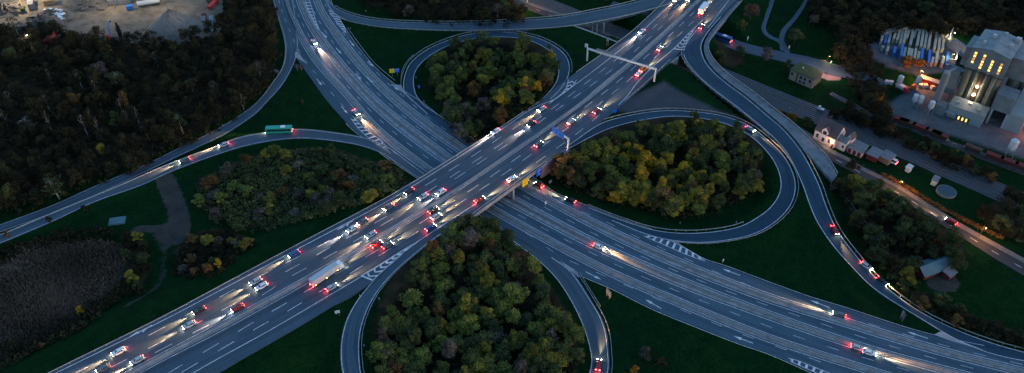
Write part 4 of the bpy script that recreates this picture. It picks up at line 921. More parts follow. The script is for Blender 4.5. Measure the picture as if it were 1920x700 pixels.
m = MB(); m.tube((-1.4, -.22, 8.3), (-.3, -.22, 9.6), .1, .1, 5); m.tube((-1.4, -.22, 9.6), (-.3, -.22, 8.3), .1, .1, 5); m.build('cross_mark', M['sign_back'], q)
# blue cantilever sign gantry
gb = P(1064.6, 286.5, 6.6); ge = P(1029, 241, 13.9); a = yaw(gb, P(1029, 262, 6.6)); 
t = thing('sign_gantry', 'white cantilever gantry carrying two blue direction signs over the motorway', 'gantry', gb, a)
m = MB(); m.box(-.34, .34, -.34, .34, .02, 7.2); m.build('post', M['white_steel'], t)
m = MB(); m.lathe((0, 0, -.5), [(1.9, 0), (1.9, .55), (1.7, .65)], 18); m.build('footing', M['pale_concrete'], t)
m = MB(); m.box(-.34, 9.6, -.3, .3, 7.22, 7.9); m.build('beam', M['white_steel'], t)
for (x0, x1, st) in ((2.6, 6.0, 0), (6.15, 9.7, 1)):
    m = MB(); m.box(x0, x1, .34, .42, 6.0, 9.3); s = m.build('sign_panel', M['sign_blue'], t)
    m = MB()
    for q in ((x0+.05, x1-.05, 6.05, 6.1), (x0+.05, x1-.05, 9.2, 9.25), (x0+.05, x0+.1, 6.1, 9.2), (x1-.1, x1-.05, 6.1, 9.2)): m.box(q[0], q[1], .42, .43, q[2], q[3])
    text_bars(m, x0+.5, x1-.5, 8.0, 8.9, .432, 2, rgs)
    if st: uparrow(m, x1-1.2, 6.4, 1.3, .432)
    else: slantarrow(m, (x0+x1)/2, 6.4, 1.3, .432, -1)
    m.build('lettering', M['sign_text'], s)
# signs hung on the bridge side
def hung(x, y, w, h, z, material, inkm, label, legs=False):
    c = P(x, y, z); e0 = deckR[np.argmin(np.linalg.norm(deckR[:, :2]-np.array([c.x, c.y]), axis=1))]
    i = int(np.argmin(np.linalg.norm(deckR[:, :2]-np.array([c.x, c.y]), axis=1))); d = deckR[i+1]-deckR[i-1]; a = math.atan2(d[1], d[0])
    n = Vector((math.sin(a), -math.cos(a), 0)); base = Vector((e0[0], e0[1], 0))+n*.62; base.z = z
    t = thing('direction_sign', label, 'road sign', base, a)
    m = MB(); m.box(-w/2, w/2, -.06, .02, -h/2, h/2); m.build('panel', M[material], t)
    m = MB()
    text_bars(m, -w/2+.5, w/2-.5, h*.1, h/2-.3, -.062, 2, rgs)
    if material == 'sign_yellow': m.box(-.1, .1, -.074, -.062, -h/2+.25, -.05); m.box(-.8, .8, -.074, -.062, -.3, -.12)
    else: slantarrow(m, 0, -h/2+.35, 1.2, -.062)
    m.build('lettering', M[inkm], t)
    m = MB()
    for s in (-w*.3, w*.3): m.box(s-.06, s+.06, .03, .3, -h/2+.2, h/2-.1)
    m.build('bracket', M['dark_steel'], t)
hung(1008.5, 327, 3.6, 3.6, 5.4, 'sign_blue', 'sign_white', 'blue direction sign hung on the bridge side above the right slip lane')
hung(983, 344.5, 3.4, 3.6, 5.4, 'sign_yellow', 'sign_black', 'yellow direction sign hung on the bridge side left of the blue one')
# free-standing signs
def stand(x, y, w, h, z0, face, panels, label, name='road_sign', back=False, facing=None, posts=2):
    g = G(x, y); c = cam.location; a = math.atan2(g.y-c.y, g.x-c.x)-math.pi/2 if facing is None else facing
    t = thing(name, label, 'road sign', g, a); tw = sum(p_[0] for p_ in panels); x0 = -tw/2
    for (pw, mt, ink, rows) in panels:
        m = MB(); m.box(x0, x0+pw-.05, -.05, .03, z0, z0+h); s = m.build('panel', M[mt], t)
        if ink:
            m = MB(); text_bars(m, x0+.25, x0+pw-.3, z0+h*.3, z0+h-.2, -.052, rows, rgs)
            m.box(x0+pw/2-.08, x0+pw/2+.08, -.062, -.052, z0+.2, z0+h*.3); m.build('lettering', M[ink], s)
        x0 += pw
    for k in range(posts):
        s = (-.5+(k+.5)/posts)*tw; m = MB(); m.tube((s, .1, -.3), (s, .1, z0+h*.8), .07, .07, 6); m.build('post', M['steel'], t)
stand(741, 144, 5.2, 2.4, 2.4, None, [(2.5, 'sign_yellow', 'sign_black', 3), (2.6, 'sign_blue', 'sign_white', 3)], 'yellow and blue twin direction sign on the grass left of the upper loop')
stand(786, 167, 1.2, 1.7, .6, None, [(1.2, 'sign_blue', 'sign_white', 3)], 'small blue and white panel sign inside the upper loop')
stand(634, 592, 1.8, 1.4, 1.3, None, [(1.8, 'sign_white', 'sign_black', 2)], 'white kilometre board on the grass left of the bottom loop')
stand(1140, 558, 5, 3.0, 1.2, None, [(1.6, 'sign_back', None, 0), (1.6, 'sign_back', None, 0)], 'large grey sign seen from behind on the bottom right grass', facing=R(118))
stand(1690, 600, 5, 3.0, 1.2, None, [(1.2, 'dark_steel', None, 0), (1.2, 'sign_back', None, 0)], 'large dark sign seen edge-on beside the lower right slip road', facing=R(100))
stand(562, 134, 5, 2.6, 1.6, None, [(2.2, 'dark_steel', None, 0), (2.4, 'dark_steel', None, 0)], 'wide dark sign seen from behind at the upper left gore', facing=R(170))
stand(520, 139, 5, 1.6, 1.0, None, [(2.6, 'sign_back', None, 0)], 'small grey sign seen from behind beside the left wood', facing=R(160))
stand(1152, 213, 5, 1.6, .6, None, [(2.2, 'sign_blue', None, 0)], 'blue panel at the nose between motorway and right loop', facing=R(25))
stand(1139, 86, 1.2, 1.6, 3, None, [(1.4, 'sign_back', None, 0)], 'grey panel on twin posts at the grass corner by the railway gap', facing=R(20))
stand(1032, 345, 1.8, 1.2, .8, None, [(1.6, 'sign_back', None, 0)], 'small pale sign seen from behind at the right copse corner', facing=R(40))
stand(369, 489, 1, 1.6, 2.0, None, [(.5, 'sign_back', None, 0)], 'thin grey sign mast on the left grass bank', facing=R(80), posts=1)
stand(1401, 78, 1, 1.8, 1.2, None, [(1.1, 'sign_white', None, 0)], 'white board on the grass by the country road', facing=R(50))
stand(1479, 92, 1, 1.6, .5, None, [(.8, 'sign_white', None, 0)], 'white post sign at the footpath fork', facing=R(30))
stand(1355, 494, 1, 1.2, 1.2, None, [(.6, 'sign_white', None, 0)], 'small white sign on the right grass above the hatched lane', facing=R(30), posts=1)
stand(1672, 524, 1, 1.4, 1.2, None, [(.8, 'sign_blue', None, 0)], 'small blue sign on the verge of the right slip road', facing=R(30), posts=1)
for i, (x, y) in enumerate(((1034,377),(1023,392))):
    stand(x, y-4, 1, 1.5, 1.6, None, [(.7, 'sign_white', None, 0)], ('white marker sign on the separator strip by the upper right lane', 'white marker sign on the median strip right of the bridge')[i], facing=R(20), posts=1)
dl_ = [((686,22),'beside the top ramp'),((657,54),'on the grass beside the hatched triangle'),((780,147),'at the inner edge of the upper loop entry'),((795,192),'inside the upper loop by the collector lane'),((841,225),'on the grass left of the upper copse'),((711,562),'at the bend of the bottom loop'),((683,650),'at the copse side of the bottom loop'),((675,556),'at the grass nose left of the bottom loop'),((1380,419),'inside the right loop'),((1267,433),'on the inner edge of the right loop'),((1275,420),'on the grass of the right loop'),((1307,152),'on the left edge of the right slip road'),((1480,205),'at the railway side of the hard strip'),((8,223),'at the far left'),((432,277),'on the upper left slip road'),((1087,590),'inside the bottom loop exit'),((1548,334),'on the hard strip'),((418,237),'at the edge of the left wood')]
for (x, y), lb in dl_:
    g = G(x, y); m = MB(); m.prism([(-.09, -.06), (.09, -.06), (0, .1)], -.2, 1.05); o = m.build('marker_post', M['sign_white']); o.location = g; o.rotation_euler.z = random.uniform(0, 6)
    tag(o, 'white roadside marker post '+lb, 'marker post', 'roadside marker posts')
# ------------------------------------------------------------------ buildings
B = dict(
 plaster=mat('pinkish white plaster', (.62, .5, .47), .08, 1.5), roof=mat('dark tile roof', (.07, .055, .06), .2, 2.5), tan=mat('tan plaster', (.26, .175, .11), .1, 1),
 sedum=mat('green planted roof', (.03, .05, .016), .35, .9), clad=mat('grey blue metal cladding', (.12, .145, .16), .22, .35, .6), cladroof=mat('light grey sheet roof', (.16, .185, .195), .2, .3, .6),
 silo=mat('olive grey concrete silo', (.10, .10, .08), .14, .3), pale=mat('pale grey sheet', (.20, .235, .245), .08, .5, .6), glass=mat('dark window glass', (.02, .025, .03), rough=.15, spec=.6),
 teal=mat('teal sheet roof', (.055, .12, .14), .15, .6, .6), red=mat('red paint', (.42, .03, .025), .15, 2, .6), redwood=mat('dark red boards', (.11, .018, .02), .15, 2), grey=mat('weathered grey roof', (.13, .14, .155), .2, .8),
 cream=mat('cream paving stone packs', (.34, .31, .24), .15, 1.2), bluewrap=mat('blue plastic wrap', (.03, .13, .42), .15, 2, .4), white=mat('white paint', (.42, .44, .45), .06, 2, .5), wood=mat('pallet wood', (.2, .14, .08), .2, 3),
 gravel=mat('gravel heap', (.15, .135, .12), .3, .8, bump=.6), scrap=mat('mixed scrap', (.10, .09, .08), .7, 1.6), rust=mat('rusty steel', (.07, .035, .025), .3, 2), lit=glow('lit window', (1, .55, .12), .24), litdim=glow('dim lit window', (1, .42, .1), .06), lamp=glow('sodium lamp', (1, .55, .16), 14), lampw=glow('white lamp', (1, .93, .8), 10), blue=mat('blue paint', (.03, .14, .4), .1, 2, .5), orangep=mat('orange machine paint', (.5, .1, .02), .15, 2, .5), water=mat('dark water', (.01, .03, .04), rough=.08, spec=.6), hedge=LEAF['orange'])
def part(m, name, mt, t): return m.build(name, B.get(mt) or M[mt], t)
def local(o, ang): return lambda x, y, z=0: (o.x+x*math.cos(ang)-y*math.sin(ang), o.y+x*math.sin(ang)+y*math.cos(ang), z)
def window(t, x, y, z, w, h, axis='y', mt='glass', frame='white', d=.06, sgn=-1):
    m = MB()
    if axis == 'y': m.box(x-w/2-.1, x+w/2+.1, min(y, y+sgn*d), max(y, y+sgn*d), z-.1, z+h+.1)
    else: m.box(min(x, x+sgn*d), max(x, x+sgn*d), y-w/2-.1, y+w/2+.1, z-.1, z+h+.1)
    f = part(m, 'window', frame, t); m = MB(); q = sgn*(d+.02)
    if axis == 'y': m.box(x-w/2, x+w/2, min(y+sgn*d, y+q), max(y+sgn*d, y+q), z, z+h)
    else: m.box(min(x+sgn*d, x+q), max(x+sgn*d, x+q), y-w/2, y+w/2, z, z+h)
    part(m, 'pane', mt, f); return f
def gable(m, x0, x1, y0, y1, z, h, over=.35, th=.22, axis='x'):
    """gable roof with the ridge along x (or y)"""
    if axis == 'x':
        yc = (y0+y1)/2
        m.extr([], 0, 0) if False else None
        for s, ya in ((-1, y0), (1, y1)):
            ye = ya+s*over; ze = z-over*h/((y1-y0)/2); n = len(m.v)
            m.hexa([(x0-over, ye, ze), (x1+over, ye, ze), (x1+over, yc, z+h), (x0-over, yc, z+h), (x0-over, ye, ze+th), (x1+over, ye, ze+th), (x1+over, yc, z+h+th), (x0-over, yc, z+h+th)] if s < 0 else
                   [(x0-over, yc, z+h), (x1+over, yc, z+h), (x1+over, ye, ze), (x0-over, ye, ze), (x0-over, yc, z+h+th), (x1+over, yc, z+h+th), (x1+over, ye, ze+th), (x0-over, ye, ze+th)])
    else:
        xc = (x0+x1)/2
        for s, xa in ((-1, x0), (1, x1)):
            xe = xa+s*over; ze = z-over*h/((x1-x0)/2)
            A_ = [(xe, y0-over, ze), (xc, y0-over, z+h), (xc, y1+over, z+h), (xe, y1+over, ze)]
            if s > 0: A_ = [(xc, y0-over, z+h), (xe, y0-over, ze), (xe, y1+over, ze), (xc, y1+over, z+h)]
            m.hexa(A_+[(q[0], q[1], q[2]+th) for q in A_])
# --- station house
o = P(1524, 260, -.2); a = yaw(P(1524, 260), P(1560, 278)); t = thing('house', 'white plastered house with dark steep roof, dormer and lit front beside the railway', 'house', o, a)
w_, d_ = 10.2, 8.6
m = MB(); m.box(0, w_, 0, d_, 0, 5.4); m.prism([(0, 0)], 0, 0) if False else None
for x in (0, w_): m.poly([(x, 0, 5.4), (x, d_, 5.4), (x, d_/2, 10.2)])
part(m, 'wall', 'plaster', t)
m = MB(); gable(m, 0, w_, 0, d_, 5.45, 4.9); rf = part(m, 'roof', 'roof', t)
m = MB(); m.box(3.2, 6.2, -.25, .1, 0, 7.2); m.poly([(3.2, -.25, 7.2), (6.2, -.25, 7.2), (4.7, -.25, 9.0)]); m.box(3.2, 6.2, .1, 3.2, 5.4, 7.2); part(m, 'gable_front', 'plaster', t)
m = MB(); gable(m, 3.2, 6.2, -.25, 3.6, 7.2, 1.8, .25, .16, 'y'); part(m, 'gable_roof', 'roof', t)
for x, z in ((1.6, 1.7), (4.7, 1.2), (7.6, 1.7)): window(t, x, -.26 if x == 4.7 else 0, z, 1.1, 2.0, frame='white')
window(t, 4.7, -.26, 5.0, 1.7, 1.9)
m = MB(); m.box(9.0, 9.9, -.05, 0, 0, 2.2); dr = part(m, 'door', 'redwood', t)
m = MB(); m.box(2, 2.8, 5.3, 6.1, 8, 11); part(m, 'chimney', 'rust', rf)
m = MB(); m.box(w_, w_+4.6, 1.4, 5.6, 0, 4.4); m.box(w_+2.6, w_+5.4, 4.6, 8.2, 0, 5.6)
m.poly([(w_+4.6, 1.4, 4.4), (w_+4.6, 5.6, 4.4), (w_+4.6, 3.5, 6.2)]); m.poly([(w_+2.6, 4.6, 5.6), (w_+5.4, 4.6, 5.6), (w_+4.0, 4.6, 7.6)]); part(m, 'annex', 'plaster', t)
m = MB(); gable(m, w_, w_+4.6, 1.4, 5.6, 4.45, 1.8, .25, .16); part(m, 'annex_roof', 'grey', t)
m = MB(); gable(m, w_+2.6, w_+5.4, 4.6, 8.2, 5.65, 2.0, .25, .16, 'y'); part(m, 'annex_roof', 'roof', t)
window(t, w_+3.5, 1.4, 1.6, .8, 1.4)
m = MB(); m.box(8.4, 8.8, -.35, -.05, 3.0, 3.3); part(m, 'wall_lamp', 'lamp', t)
HOUSE = local(o, a)
# --- garages and sheds in a row
def shed(x0, y0, x1, y1, dep, h, label, roof='grey', wall_='plaster', doors=0, slope=.6, cat='shed', name='shed'):
    o = P(x0, y0, -.2); b = P(x1, y1, -.2); a = yaw(o, b); L = (b-o).length; t = thing(name, label, cat, o, a)
    m = MB(); m.box(0, L, 0, dep, 0, h); part(m, 'wall', wall_, t)
    m = MB(); m.hexa([(-.3, -.4, h+.02), (L+.3, -.4, h+.02), (L+.3, dep+.3, h+.02+slope), (-.3, dep+.3, h+.02+slope), (-.3, -.4, h+.2), (L+.3, -.4, h+.2), (L+.3, dep+.3, h+.2+slope), (-.3, dep+.3, h+.2+slope)]); part(m, 'roof', roof, t)
    for k in range(doors):
        w = L/doors; m = MB(); m.box(w*k+.3, w*(k+1)-.3, -.06, 0, .1, h-.5); part(m, 'door', 'redwood', t)
    return t
shed(1587, 285, 1613, 297, 6, 3, 'long low garage with grey roof and dark red doors beside the white house', doors=3)
shed(1622, 297, 1641, 306, 5.5, 2.8, 'low grey-roofed shed between the garage and the last open shed', wall_='redwood')
shed(1646, 301, 1664, 311, 5, 2.8, 'open grey-roofed shed at the end of the row by a parked van', wall_='wood')
shed(1696, 321, 1703, 325, 2.2, 2.2, 'tiny white garden hut beside the railway', roof='white', wall_='white')
shed(1744, 346, 1753, 350, 3, 2.6, 'white garden shed with grey roof above the round pool', wall_='white', roof='grey')
g = P(1773.6, 361); m = MB(); m.lathe((0, 0, 0), [(4.0, -.2), (4.0, .9), (3.8, .9), (3.8, .7)], 28); o_ = m.build('pool_wall', B['clad'])
t = thing('pool', 'round garden pool with white rim near the railway', 'pool', (g.x, g.y, 0)); o_.parent = t
m = MB(); m.lathe((0, 0, 0), [(3.79, .5), (3.79, .84)], 28); part(m, 'water', 'water', t)
# --- green-roofed building
o = P(1496, 163, -.2); b = P(1528, 177, -.2); a = yaw(P(1481, 143.), P(1527, 163)); 
c0 = P(1481, 130, 5.6); c1 = P(1527, 149.6, 5.6); c3 = P(1504.6, 117.5, 5.6); a = yaw(c0, c1); L = (c1-c0).length; D = (c3-c0).length
t = thing('building', 'tan two-storey block with flat planted green roof by the country road', 'building', (c0.x, c0.y, -.2), a)
m = MB(); m.box(.4, L-.4, .4, D-.4, 0, 5.3); part(m, 'wall', 'tan', t)
m = MB(); m.box(0, L, 0, D, 5.32, 5.75); rf = part(m, 'roof', 'dark_steel', t)
m = MB(); m.box(.25, L-.25, .25, D-.25, 5.76, 5.86); part(m, 'planting', 'sedum', rf)
m = MB(); m.box(4, 4.6, D*.5, D*.5+.6, 5.87, 6.4); part(m, 'vent', 'white', rf)
for x in (1.6, L*.48, L*.64, L*.85): window(t, x, .4, 2.9, 1.2, 1.5, frame='blue')
for x in (L*.48, L*.64): window(t, x, .4, .7, 1.2, 1.3, frame='blue')
m = MB(); m.box(L*.3, L*.36, .3, .38, 0, 5.3); part(m, 'downpipe', 'dark_steel', t)
# --- red hut lower right
c0 = P(1735, 517, 2.4); c1 = P(1785, 498, 2.4); a = yaw(c0, c1); L = (c1-c0).length
t = thing('hut', 'dark red hut with broad teal sheet roof among trees at lower right', 'hut', (c0.x, c0.y, -.2), a)
m = MB(); m.box(0, L, 0, 6, 0, 2.5); 
for x in (0, L): m.poly([(x, 0, 2.5), (x, 6, 2.5), (x, 3, 4.2)])
part(m, 'wall', 'redwood', t); m = MB(); gable(m, 0, L, 0, 6, 2.55, 1.8, .6, .15); part(m, 'roof', 'teal', t)
for k in range(4): window(t, L*(.2+.2*k), 0, 1.0, .9, .9)
g = P(1784, 521); t = thing('hut', 'small dark red open shelter beside the teal-roofed hut', 'hut', (g.x, g.y, -.2), a+.2)
m = MB(); m.box(-2.2, 2.2, -.2, 3, 0, 2); part(m, 'wall', 'redwood', t); m = MB(); m.hexa([(-2.5, -.5, 2.02), (2.5, -.5, 2.02), (2.5, 3.2, 2.7), (-2.5, 3.2, 2.7), (-2.5, -.5, 2.15), (2.5, -.5, 2.15), (2.5, 3.2, 2.83), (-2.5, 3.2, 2.83)]); part(m, 'roof', 'grey', t)
# --- cement works
o = P(1789, 223, -.25); a = yaw(P(1789, 223), P(1836, 240)); t = thing('cement_works', 'tall grey silo plant with lit windows in its gabled head house', 'factory', o, a); CW = local(o, a)
def wpart(name, mt, *boxes):
    m = MB()
    for b_ in boxes: m.box(*b_)
    return part(m, name, mt, t)
m = MB(); x0, x1, y0, y1 = -5.7, 10.7, 10.3, 30.5
m.prism([(x0, y0), (x1, y0), (x1, y1), (x0, y1)], 22, 32); m.poly([(x0, y0, 32), (x1, y0, 32), ((x0+x1)/2, y0, 33.4)]); m.poly([(x0, y1, 32), (x1, y1, 32), ((x0+x1)/2, y1, 33.4)]); part(m, 'head_house', 'clad', t)
m = MB(); gable(m, x0, x1, y0, y1, 32.05, 1.5, .3, .2, 'y'); part(m, 'roof', 'cladroof', t)
wpart('side_wing', 'clad', (-8.6, -5.72, 14, 26, 20, 29.5)); wpart('side_wing', 'clad', (10.72, 19, 16, 32, 20, 30.2)); wpart('wing_roof', 'cladroof', (-8.9, -5.72, 13.7, 26.3, 29.52, 29.8), (10.75, 19.3, 15.7, 32.3, 30.22, 30.5))
for r_ in range(3):
    for k in range(4):
        m = MB(); m.lathe((x0+2.1+4.05*k, y0+2.3+r_*5, 0), [(2.0, .0), (2.0, 21.95)], 20); part(m, 'silo', 'silo', t) if (r_ == 0 or k in (0, 3)) else None
for k in range(2):
    m = MB(); m.lathe((14.5+5.2*k, 24+1*k, 0), [(2.5, 0), (2.5, 24)], 20); part(m, 'silo', 'silo', t)
# window columns on the head house gable
for k in range(4):
    xw = x0+2.2+3.9*k
    for j in range(5):
        zz = 23.0+1.55*j
        if (k, j) in ((0, 0), (3, 4), (2, 4)): continue
        if k == 3 and j > 2: mt = 'litdim'
        elif (k*7+j*3) % 5 == 1: mt = 'litdim'
        else: mt = 'lit'
        window(t, xw, y0, zz, 1.0, 1.1, mt=mt, frame='dark_steel', d=.05)
m = MB(); m.box(-4.2, 11.4, 0, 9, 0, 6.2); part(m, 'annex', 'pale', t); wpart('annex_roof', 'cladroof', (-4.5, 11.7, -.3, 9.2, 6.22, 6.5))
wpart('gate', 'dark_steel', (.4, 6.4, -.06, 0, .1, 2.6))
for k in range(3): window(t, 1.6+1.7*k, -.07, .5, .7, 1.7, mt='lit' , frame='dark_steel', d=.04)
wpart('stair_block', 'clad', (-9.6, -4.6, -1.2, 3.2, 0, 5.2)); wpart('canopy', 'pale', (-4.4, -.2, -2.6, -.3, 3.3, 3.5))
wpart('filter_house', 'clad', (-11.2, -6.4, 10, 15.2, 8.5, 18)); wpart('frame_leg', 'dark_steel', (-11, -10.6, 10.2, 10.6, 0, 8.48), (-7, -6.6, 10.2, 10.6, 0, 8.48), (-11, -10.6, 14.6, 15, 0, 8.48))
wpart('loading_house', 'clad', (11.9, 19.6, 5.5, 15, 8.2, 16.5))
for (x, y) in ((12.3, 6), (18.9, 6), (18.9, 14)): wpart('loading_leg', 'pale_concrete', (x, x+.9, y, y+.9, 0, 8.18))
m = MB(); m.hexa([(19.8, 6, 0), (27, 6, 0), (27, 26, 0), (19.8, 26, 0), (19.8, 6, 9), (27, 6, 9), (27, 26, 16), (19.8, 26, 16)]); part(m, 'conveyor_house', 'pale', t)
for z, xx in ((9.0, 2.6), (13.5, 2.6)):
    m = MB(); m.lathe((xx, y0-.2, z), [(.1, 0), (.5, .2), (.5, .7), (.1, .9)], 10); part(m, 'wall_light', 'lampw', t)
for (x, y, w, h) in ((-3, 14, 1.2, 1.0), (-1, 22, 1.6, 1.3), (7.5, 18, 1.2, 1.2), (8, 26, 2.2, 1.0), (3, 27, 1, 1.6)): wpart('roof_vent', 'steel', (x, x+w, y, y+w, 32.3, 33.6+h))
for (x, y) in ((.3, 9.9), (4.4, 9.9), (8.5, 9.9)):
    m = MB(); m.tube((x, y, 6.6), (x, y, 22.5), .16, .16, 8); part(m, 'pipe', 'steel', t)
m = MB(); m.tube((-6.5, 12.5, 17.5), (-2, 11, 22.5), .4, .4, 10); part(m, 'pipe', 'pale', t)
m = MB(); m.tube((-11.5, 3.2, 19), (-9, 12, 18.5), .25, .25, 8); part(m, 'pipe', 'steel', t)
for (x, y) in ((-2, 3), (2.5, 5.5), (7, 2.5)): wpart('roof_unit', 'steel', (x, x+1.3, y, y+1.0, 6.52, 7.4))
wpart('walkway', 'dark_steel', (-5.9, 11, 9.4, 10.2, 21.2, 21.35)); wpart('handrail', 'steel', (-5.9, 11, 9.38, 9.44, 22.2, 22.27))
wpart('stair_tower', 'rust', (1.9, 3.3, y0-.0, y0+1.4, 6.6, 21.9))
tl = P(1749, 203, -.25); t2 = thing('silo', 'slim free-standing pale cement silo left of the silo plant', 'silo', tl)
m = MB(); m.lathe((0, 0, 0), [(1.6, .0), (1.6, 19.6), (1.2, 20.1)], 20); part(m, 'shell', 'clad', t2); m = MB(); m.box(-1, 1, -1, 1, 20.12, 20.9); part(m, 'filter', 'pale', t2)
def mini(x, y, label, s=1.0, grp='mortar silos on legs in the works yard'):
    g = P(x, y, -.25); t = thing('mortar_silo', label, 'silo', g, random.uniform(0, 1.5), grp)
    m = MB(); m.lathe((0, 0, 0), [(.25, 1.7), (1.25, 3.4), (1.25, 6.4), (.9, 6.8)], 16); part(m, 'tank', 'white', t)
    for sx in (-1, 1):
        for sy in (-1, 1):
            m = MB(); m.tube((sx*1.15, sy*1.15, 0), (sx*.95, sy*.95, 4.4), .1, .1, 6); part(m, 'leg', 'steel', t)
    t.scale = (s, s, s)
mini(1711, 199, 'left one of three white mortar silos on legs in the works yard'); mini(1721, 202, 'middle one of three white mortar silos on legs in the works yard'); mini(1741, 212, 'white mortar silo on legs next to the slim cement silo')
mini(1683, 164, 'white mortar silo on legs beside the red and white truck'); mini(1717, 165, 'pale mortar silo on legs in front of the orange-lit machinery'); mini(1890, 293, 'big white mortar silo standing alone at the right edge of the yard', 1.35)
# orange-lit machinery under the lamp
g = P(1742, 160, -.25); t = thing('machine_shed', 'long low rust-red machine with a bright orange-lit roof in the works yard', 'machinery', g, R(-38))
m = MB(); m.box(-5, 6, -1.4, 1.4, .8, 3.2); part(m, 'body', 'red', t); m = MB(); m.box(-5.3, 6.3, -1.7, 1.7, 3.22, 3.4); part(m, 'roof', 'pale', t)
for x in (-4.5, 0, 5): m = MB(); m.box(x, x+.4, -1.5, 1.5, 0, .78); part(m, 'support', 'rust', t)
for i, (x, y, mt) in enumerate(((1662,157,'white'),(1670,158,'white'),(1700,170,'cream'),(1725,163,'white'),(1734,164,'white'),(1748,167,'white'),(1712,166,'orangep'))):
    g = P(x, y, -.25); m = MB(); m.box(-.9, .9, -.9, .9, .12, 1.6); m.box(-.95, .95, -.95, .95, 1.62, 1.75)
    for q in (-.7, 0, .7): m.box(q-.1, q+.1, -.9, .9, 0, .11)
    o_ = m.build('crate', B[mt]); o_.location = g; o_.rotation_euler.z = R(-38+i*9); tag(o_, ('white crate at the left end of the works yard row', 'second white crate at the left of the works yard', 'cream crate between the two mortar silos', 'white crate below the orange-lit machine, left one', 'white crate below the orange-lit machine, middle one', 'white crate beside the slim cement silo', 'orange crate below the orange-lit machine')[i], 'crate', 'crates in the works yard')
# --- pallet yard
yo = P(1640, 75); 
stack = {}
for k, mt in (('cream', 'cream'), ('blue', 'bluewrap')):
    m = MB(); 
    for q in range(3): m.box(-.62, .62, -.95, .95, .14+q*.86, .14+q*.86+.8)
    me1 = m.mesh('load', B[mt]); m = MB()
    for q in (-.5, 0, .5): m.box(q-.07, q+.07, -.9, .9, 0, .12)
    me2 = m.mesh('pallet_base', B['wood']); stack[k] = (me1, me2)
cnt = 0
def prow(x0, y0, x1, y1, kind, row):
    global cnt
    a_, b_ = P(x0, y0, 0), P(x1, y1, 0); L = (b_-a_).length; n = max(1, round(L/2.15)); ang = yaw(a_, b_)-math.pi/2; hs = random.uniform(.75, 1.15)
    for k in range(n):
        p_ = a_.lerp(b_, (k+.5)/n); t = thing('pallet_stack', f'{"blue-wrapped" if kind == "blue" else "cream"} pallet stack in the {row} of the floodlit yard', 'pallet stack', (p_.x, p_.y, -.22), ang, 'pallet stacks in the floodlit yard')
        t.scale = (1, 1, hs); link('load', stack[kind][0], t); link('pallet_base', stack[kind][1], t); cnt += 1
for i, (x, y0_, y1_) in enumerate(((1655,68,85),(1662,66,87),(1669,66,86),(1678,64,81),(1685,64,82),(1691,64,88),(1697,62,88),(1703,62,78),(1710,62,90),(1716,62,76),(1722,64,93),(1729,64,95),(1736,65,96),(1743,66,96),(1755,68,98),(1761,69,98),(1768,70,99),(1767,69,78),(1774,72,80),(1779,74,82))):
    prow(x, y0_, x-5 if x < 1760 else x-3, y1_, 'blue' if i in (1,) else 'cream', f'upper row, lane {i+1} from the left,')
for i, (x, y0_, y1_) in enumerate(((1655,91,96),(1664,93,103),(1677,94,106),(1690,91,113),(1696,95,112),(1703,98,115),(1708,99,117),(1715,99,117),(1721,104,120),(1728,97,122),(1742,99,124),(1748,113,125),(1756,102,124),(1767,113,127),(1776,103,127))):
    prow(x, y0_, x-3, y1_, 'blue' if i in (2, 3, 9, 10, 14) else 'cream', f'lower row, lane {i+1} from the left,')
for i, (x0_, y0_, x1_, y1_) in enumerate(((1650,64,1687,53),(1652,69,1700,57),(1700,57,1730,61),(1733,62,1757,66))): prow(x0_, y0_+2, x1_, y1_+2, 'cream', f'back edge, run {i+1},')
# floodlit boundary wall of the pallet yard
wall('boundary_wall', [(1781,68),(1788,52)], -.25, 3.2, .4, 'pale_concrete', 'short bright floodlit wall at the top corner of the pallet yard')
wall('boundary_wall', [(1779,110),(1793,112),(1796,98)], -.25, 3.2, .4, 'pale_concrete', 'bent bright floodlit wall at the right end of the pallet yard')
g = P(1797, 95, -.25); t = thing('tarpaulin_heap', 'dark grey covered heap between pallet yard and silo plant', 'heap', g, R(-70)); m = MB(); m.hexa([(-7, -3, 0), (12, -3, 0), (12, 4, 0), (-7, 4, 0), (-5, -.6, 4.5), (9, -.6, 4.5), (9, .8, 4.5), (-5, .8, 4.5)]); part(m, 'cover', 'grey', t)
# --- siding freight wagons
sc_ = (sdL+sdR)/2; SL = length(sc_)
wag = None
for i, (x, y) in enumerate(((1684,232),(1700,238),(1723,247),(1745,255),(1760,262),(1818,284),(1866,301),(1890,310),(1911,318))):
    g = P(x, y, 0); j = int(np.argmin(np.linalg.norm(sc_[:, :2]-np.array([g.x, g.y]), axis=1))); d = sc_[min(j+2, len(sc_)-1)]-sc_[max(j-2, 0)]; ang = math.atan2(d[1], d[0])
    lb = ('red freight wagon nearest the bushy corner of the works yard', 'dark red freight wagon second along the siding', 'red freight wagon below the lit works gate, left', 'dark freight wagon between two red ones on the siding', 'red freight wagon in front of the works gate', 'dark red freight wagon half hidden behind bushes on the siding', 'bright red freight wagon left of the lone white silo', 'red freight wagon below the lone white silo', 'red freight wagon at the right end of the siding')[i]
    t = thing('freight_wagon', lb, 'freight wagon', (sc_[j][0], sc_[j][1], .05), ang, 'freight wagons on the siding')
    m = MB(); m.hexa([(-3, -1, 1.2), (3, -1, 1.2), (3, 1, 1.2), (-3, 1, 1.2), (-3.6, -1.35, 2.9), (3.6, -1.35, 2.9), (3.6, 1.35, 2.9), (-3.6, 1.35, 2.9)]); part(m, 'hopper', 'redwood' if i in (0, 2, 4, 6, 7, 8) else 'rust', t)
    m = MB(); m.box(-4.2, 4.2, -1.1, 1.1, .9, 1.18); part(m, 'chassis', 'dark_steel', t)
    for sx in (-2.6, 2.6):
        for sy in (-.75, .75): m = MB(); m.tube((sx, sy-.06, .5), (sx, sy+.06, .5), .42, .42, 12); part(m, 'wheel', 'dark_steel', t)
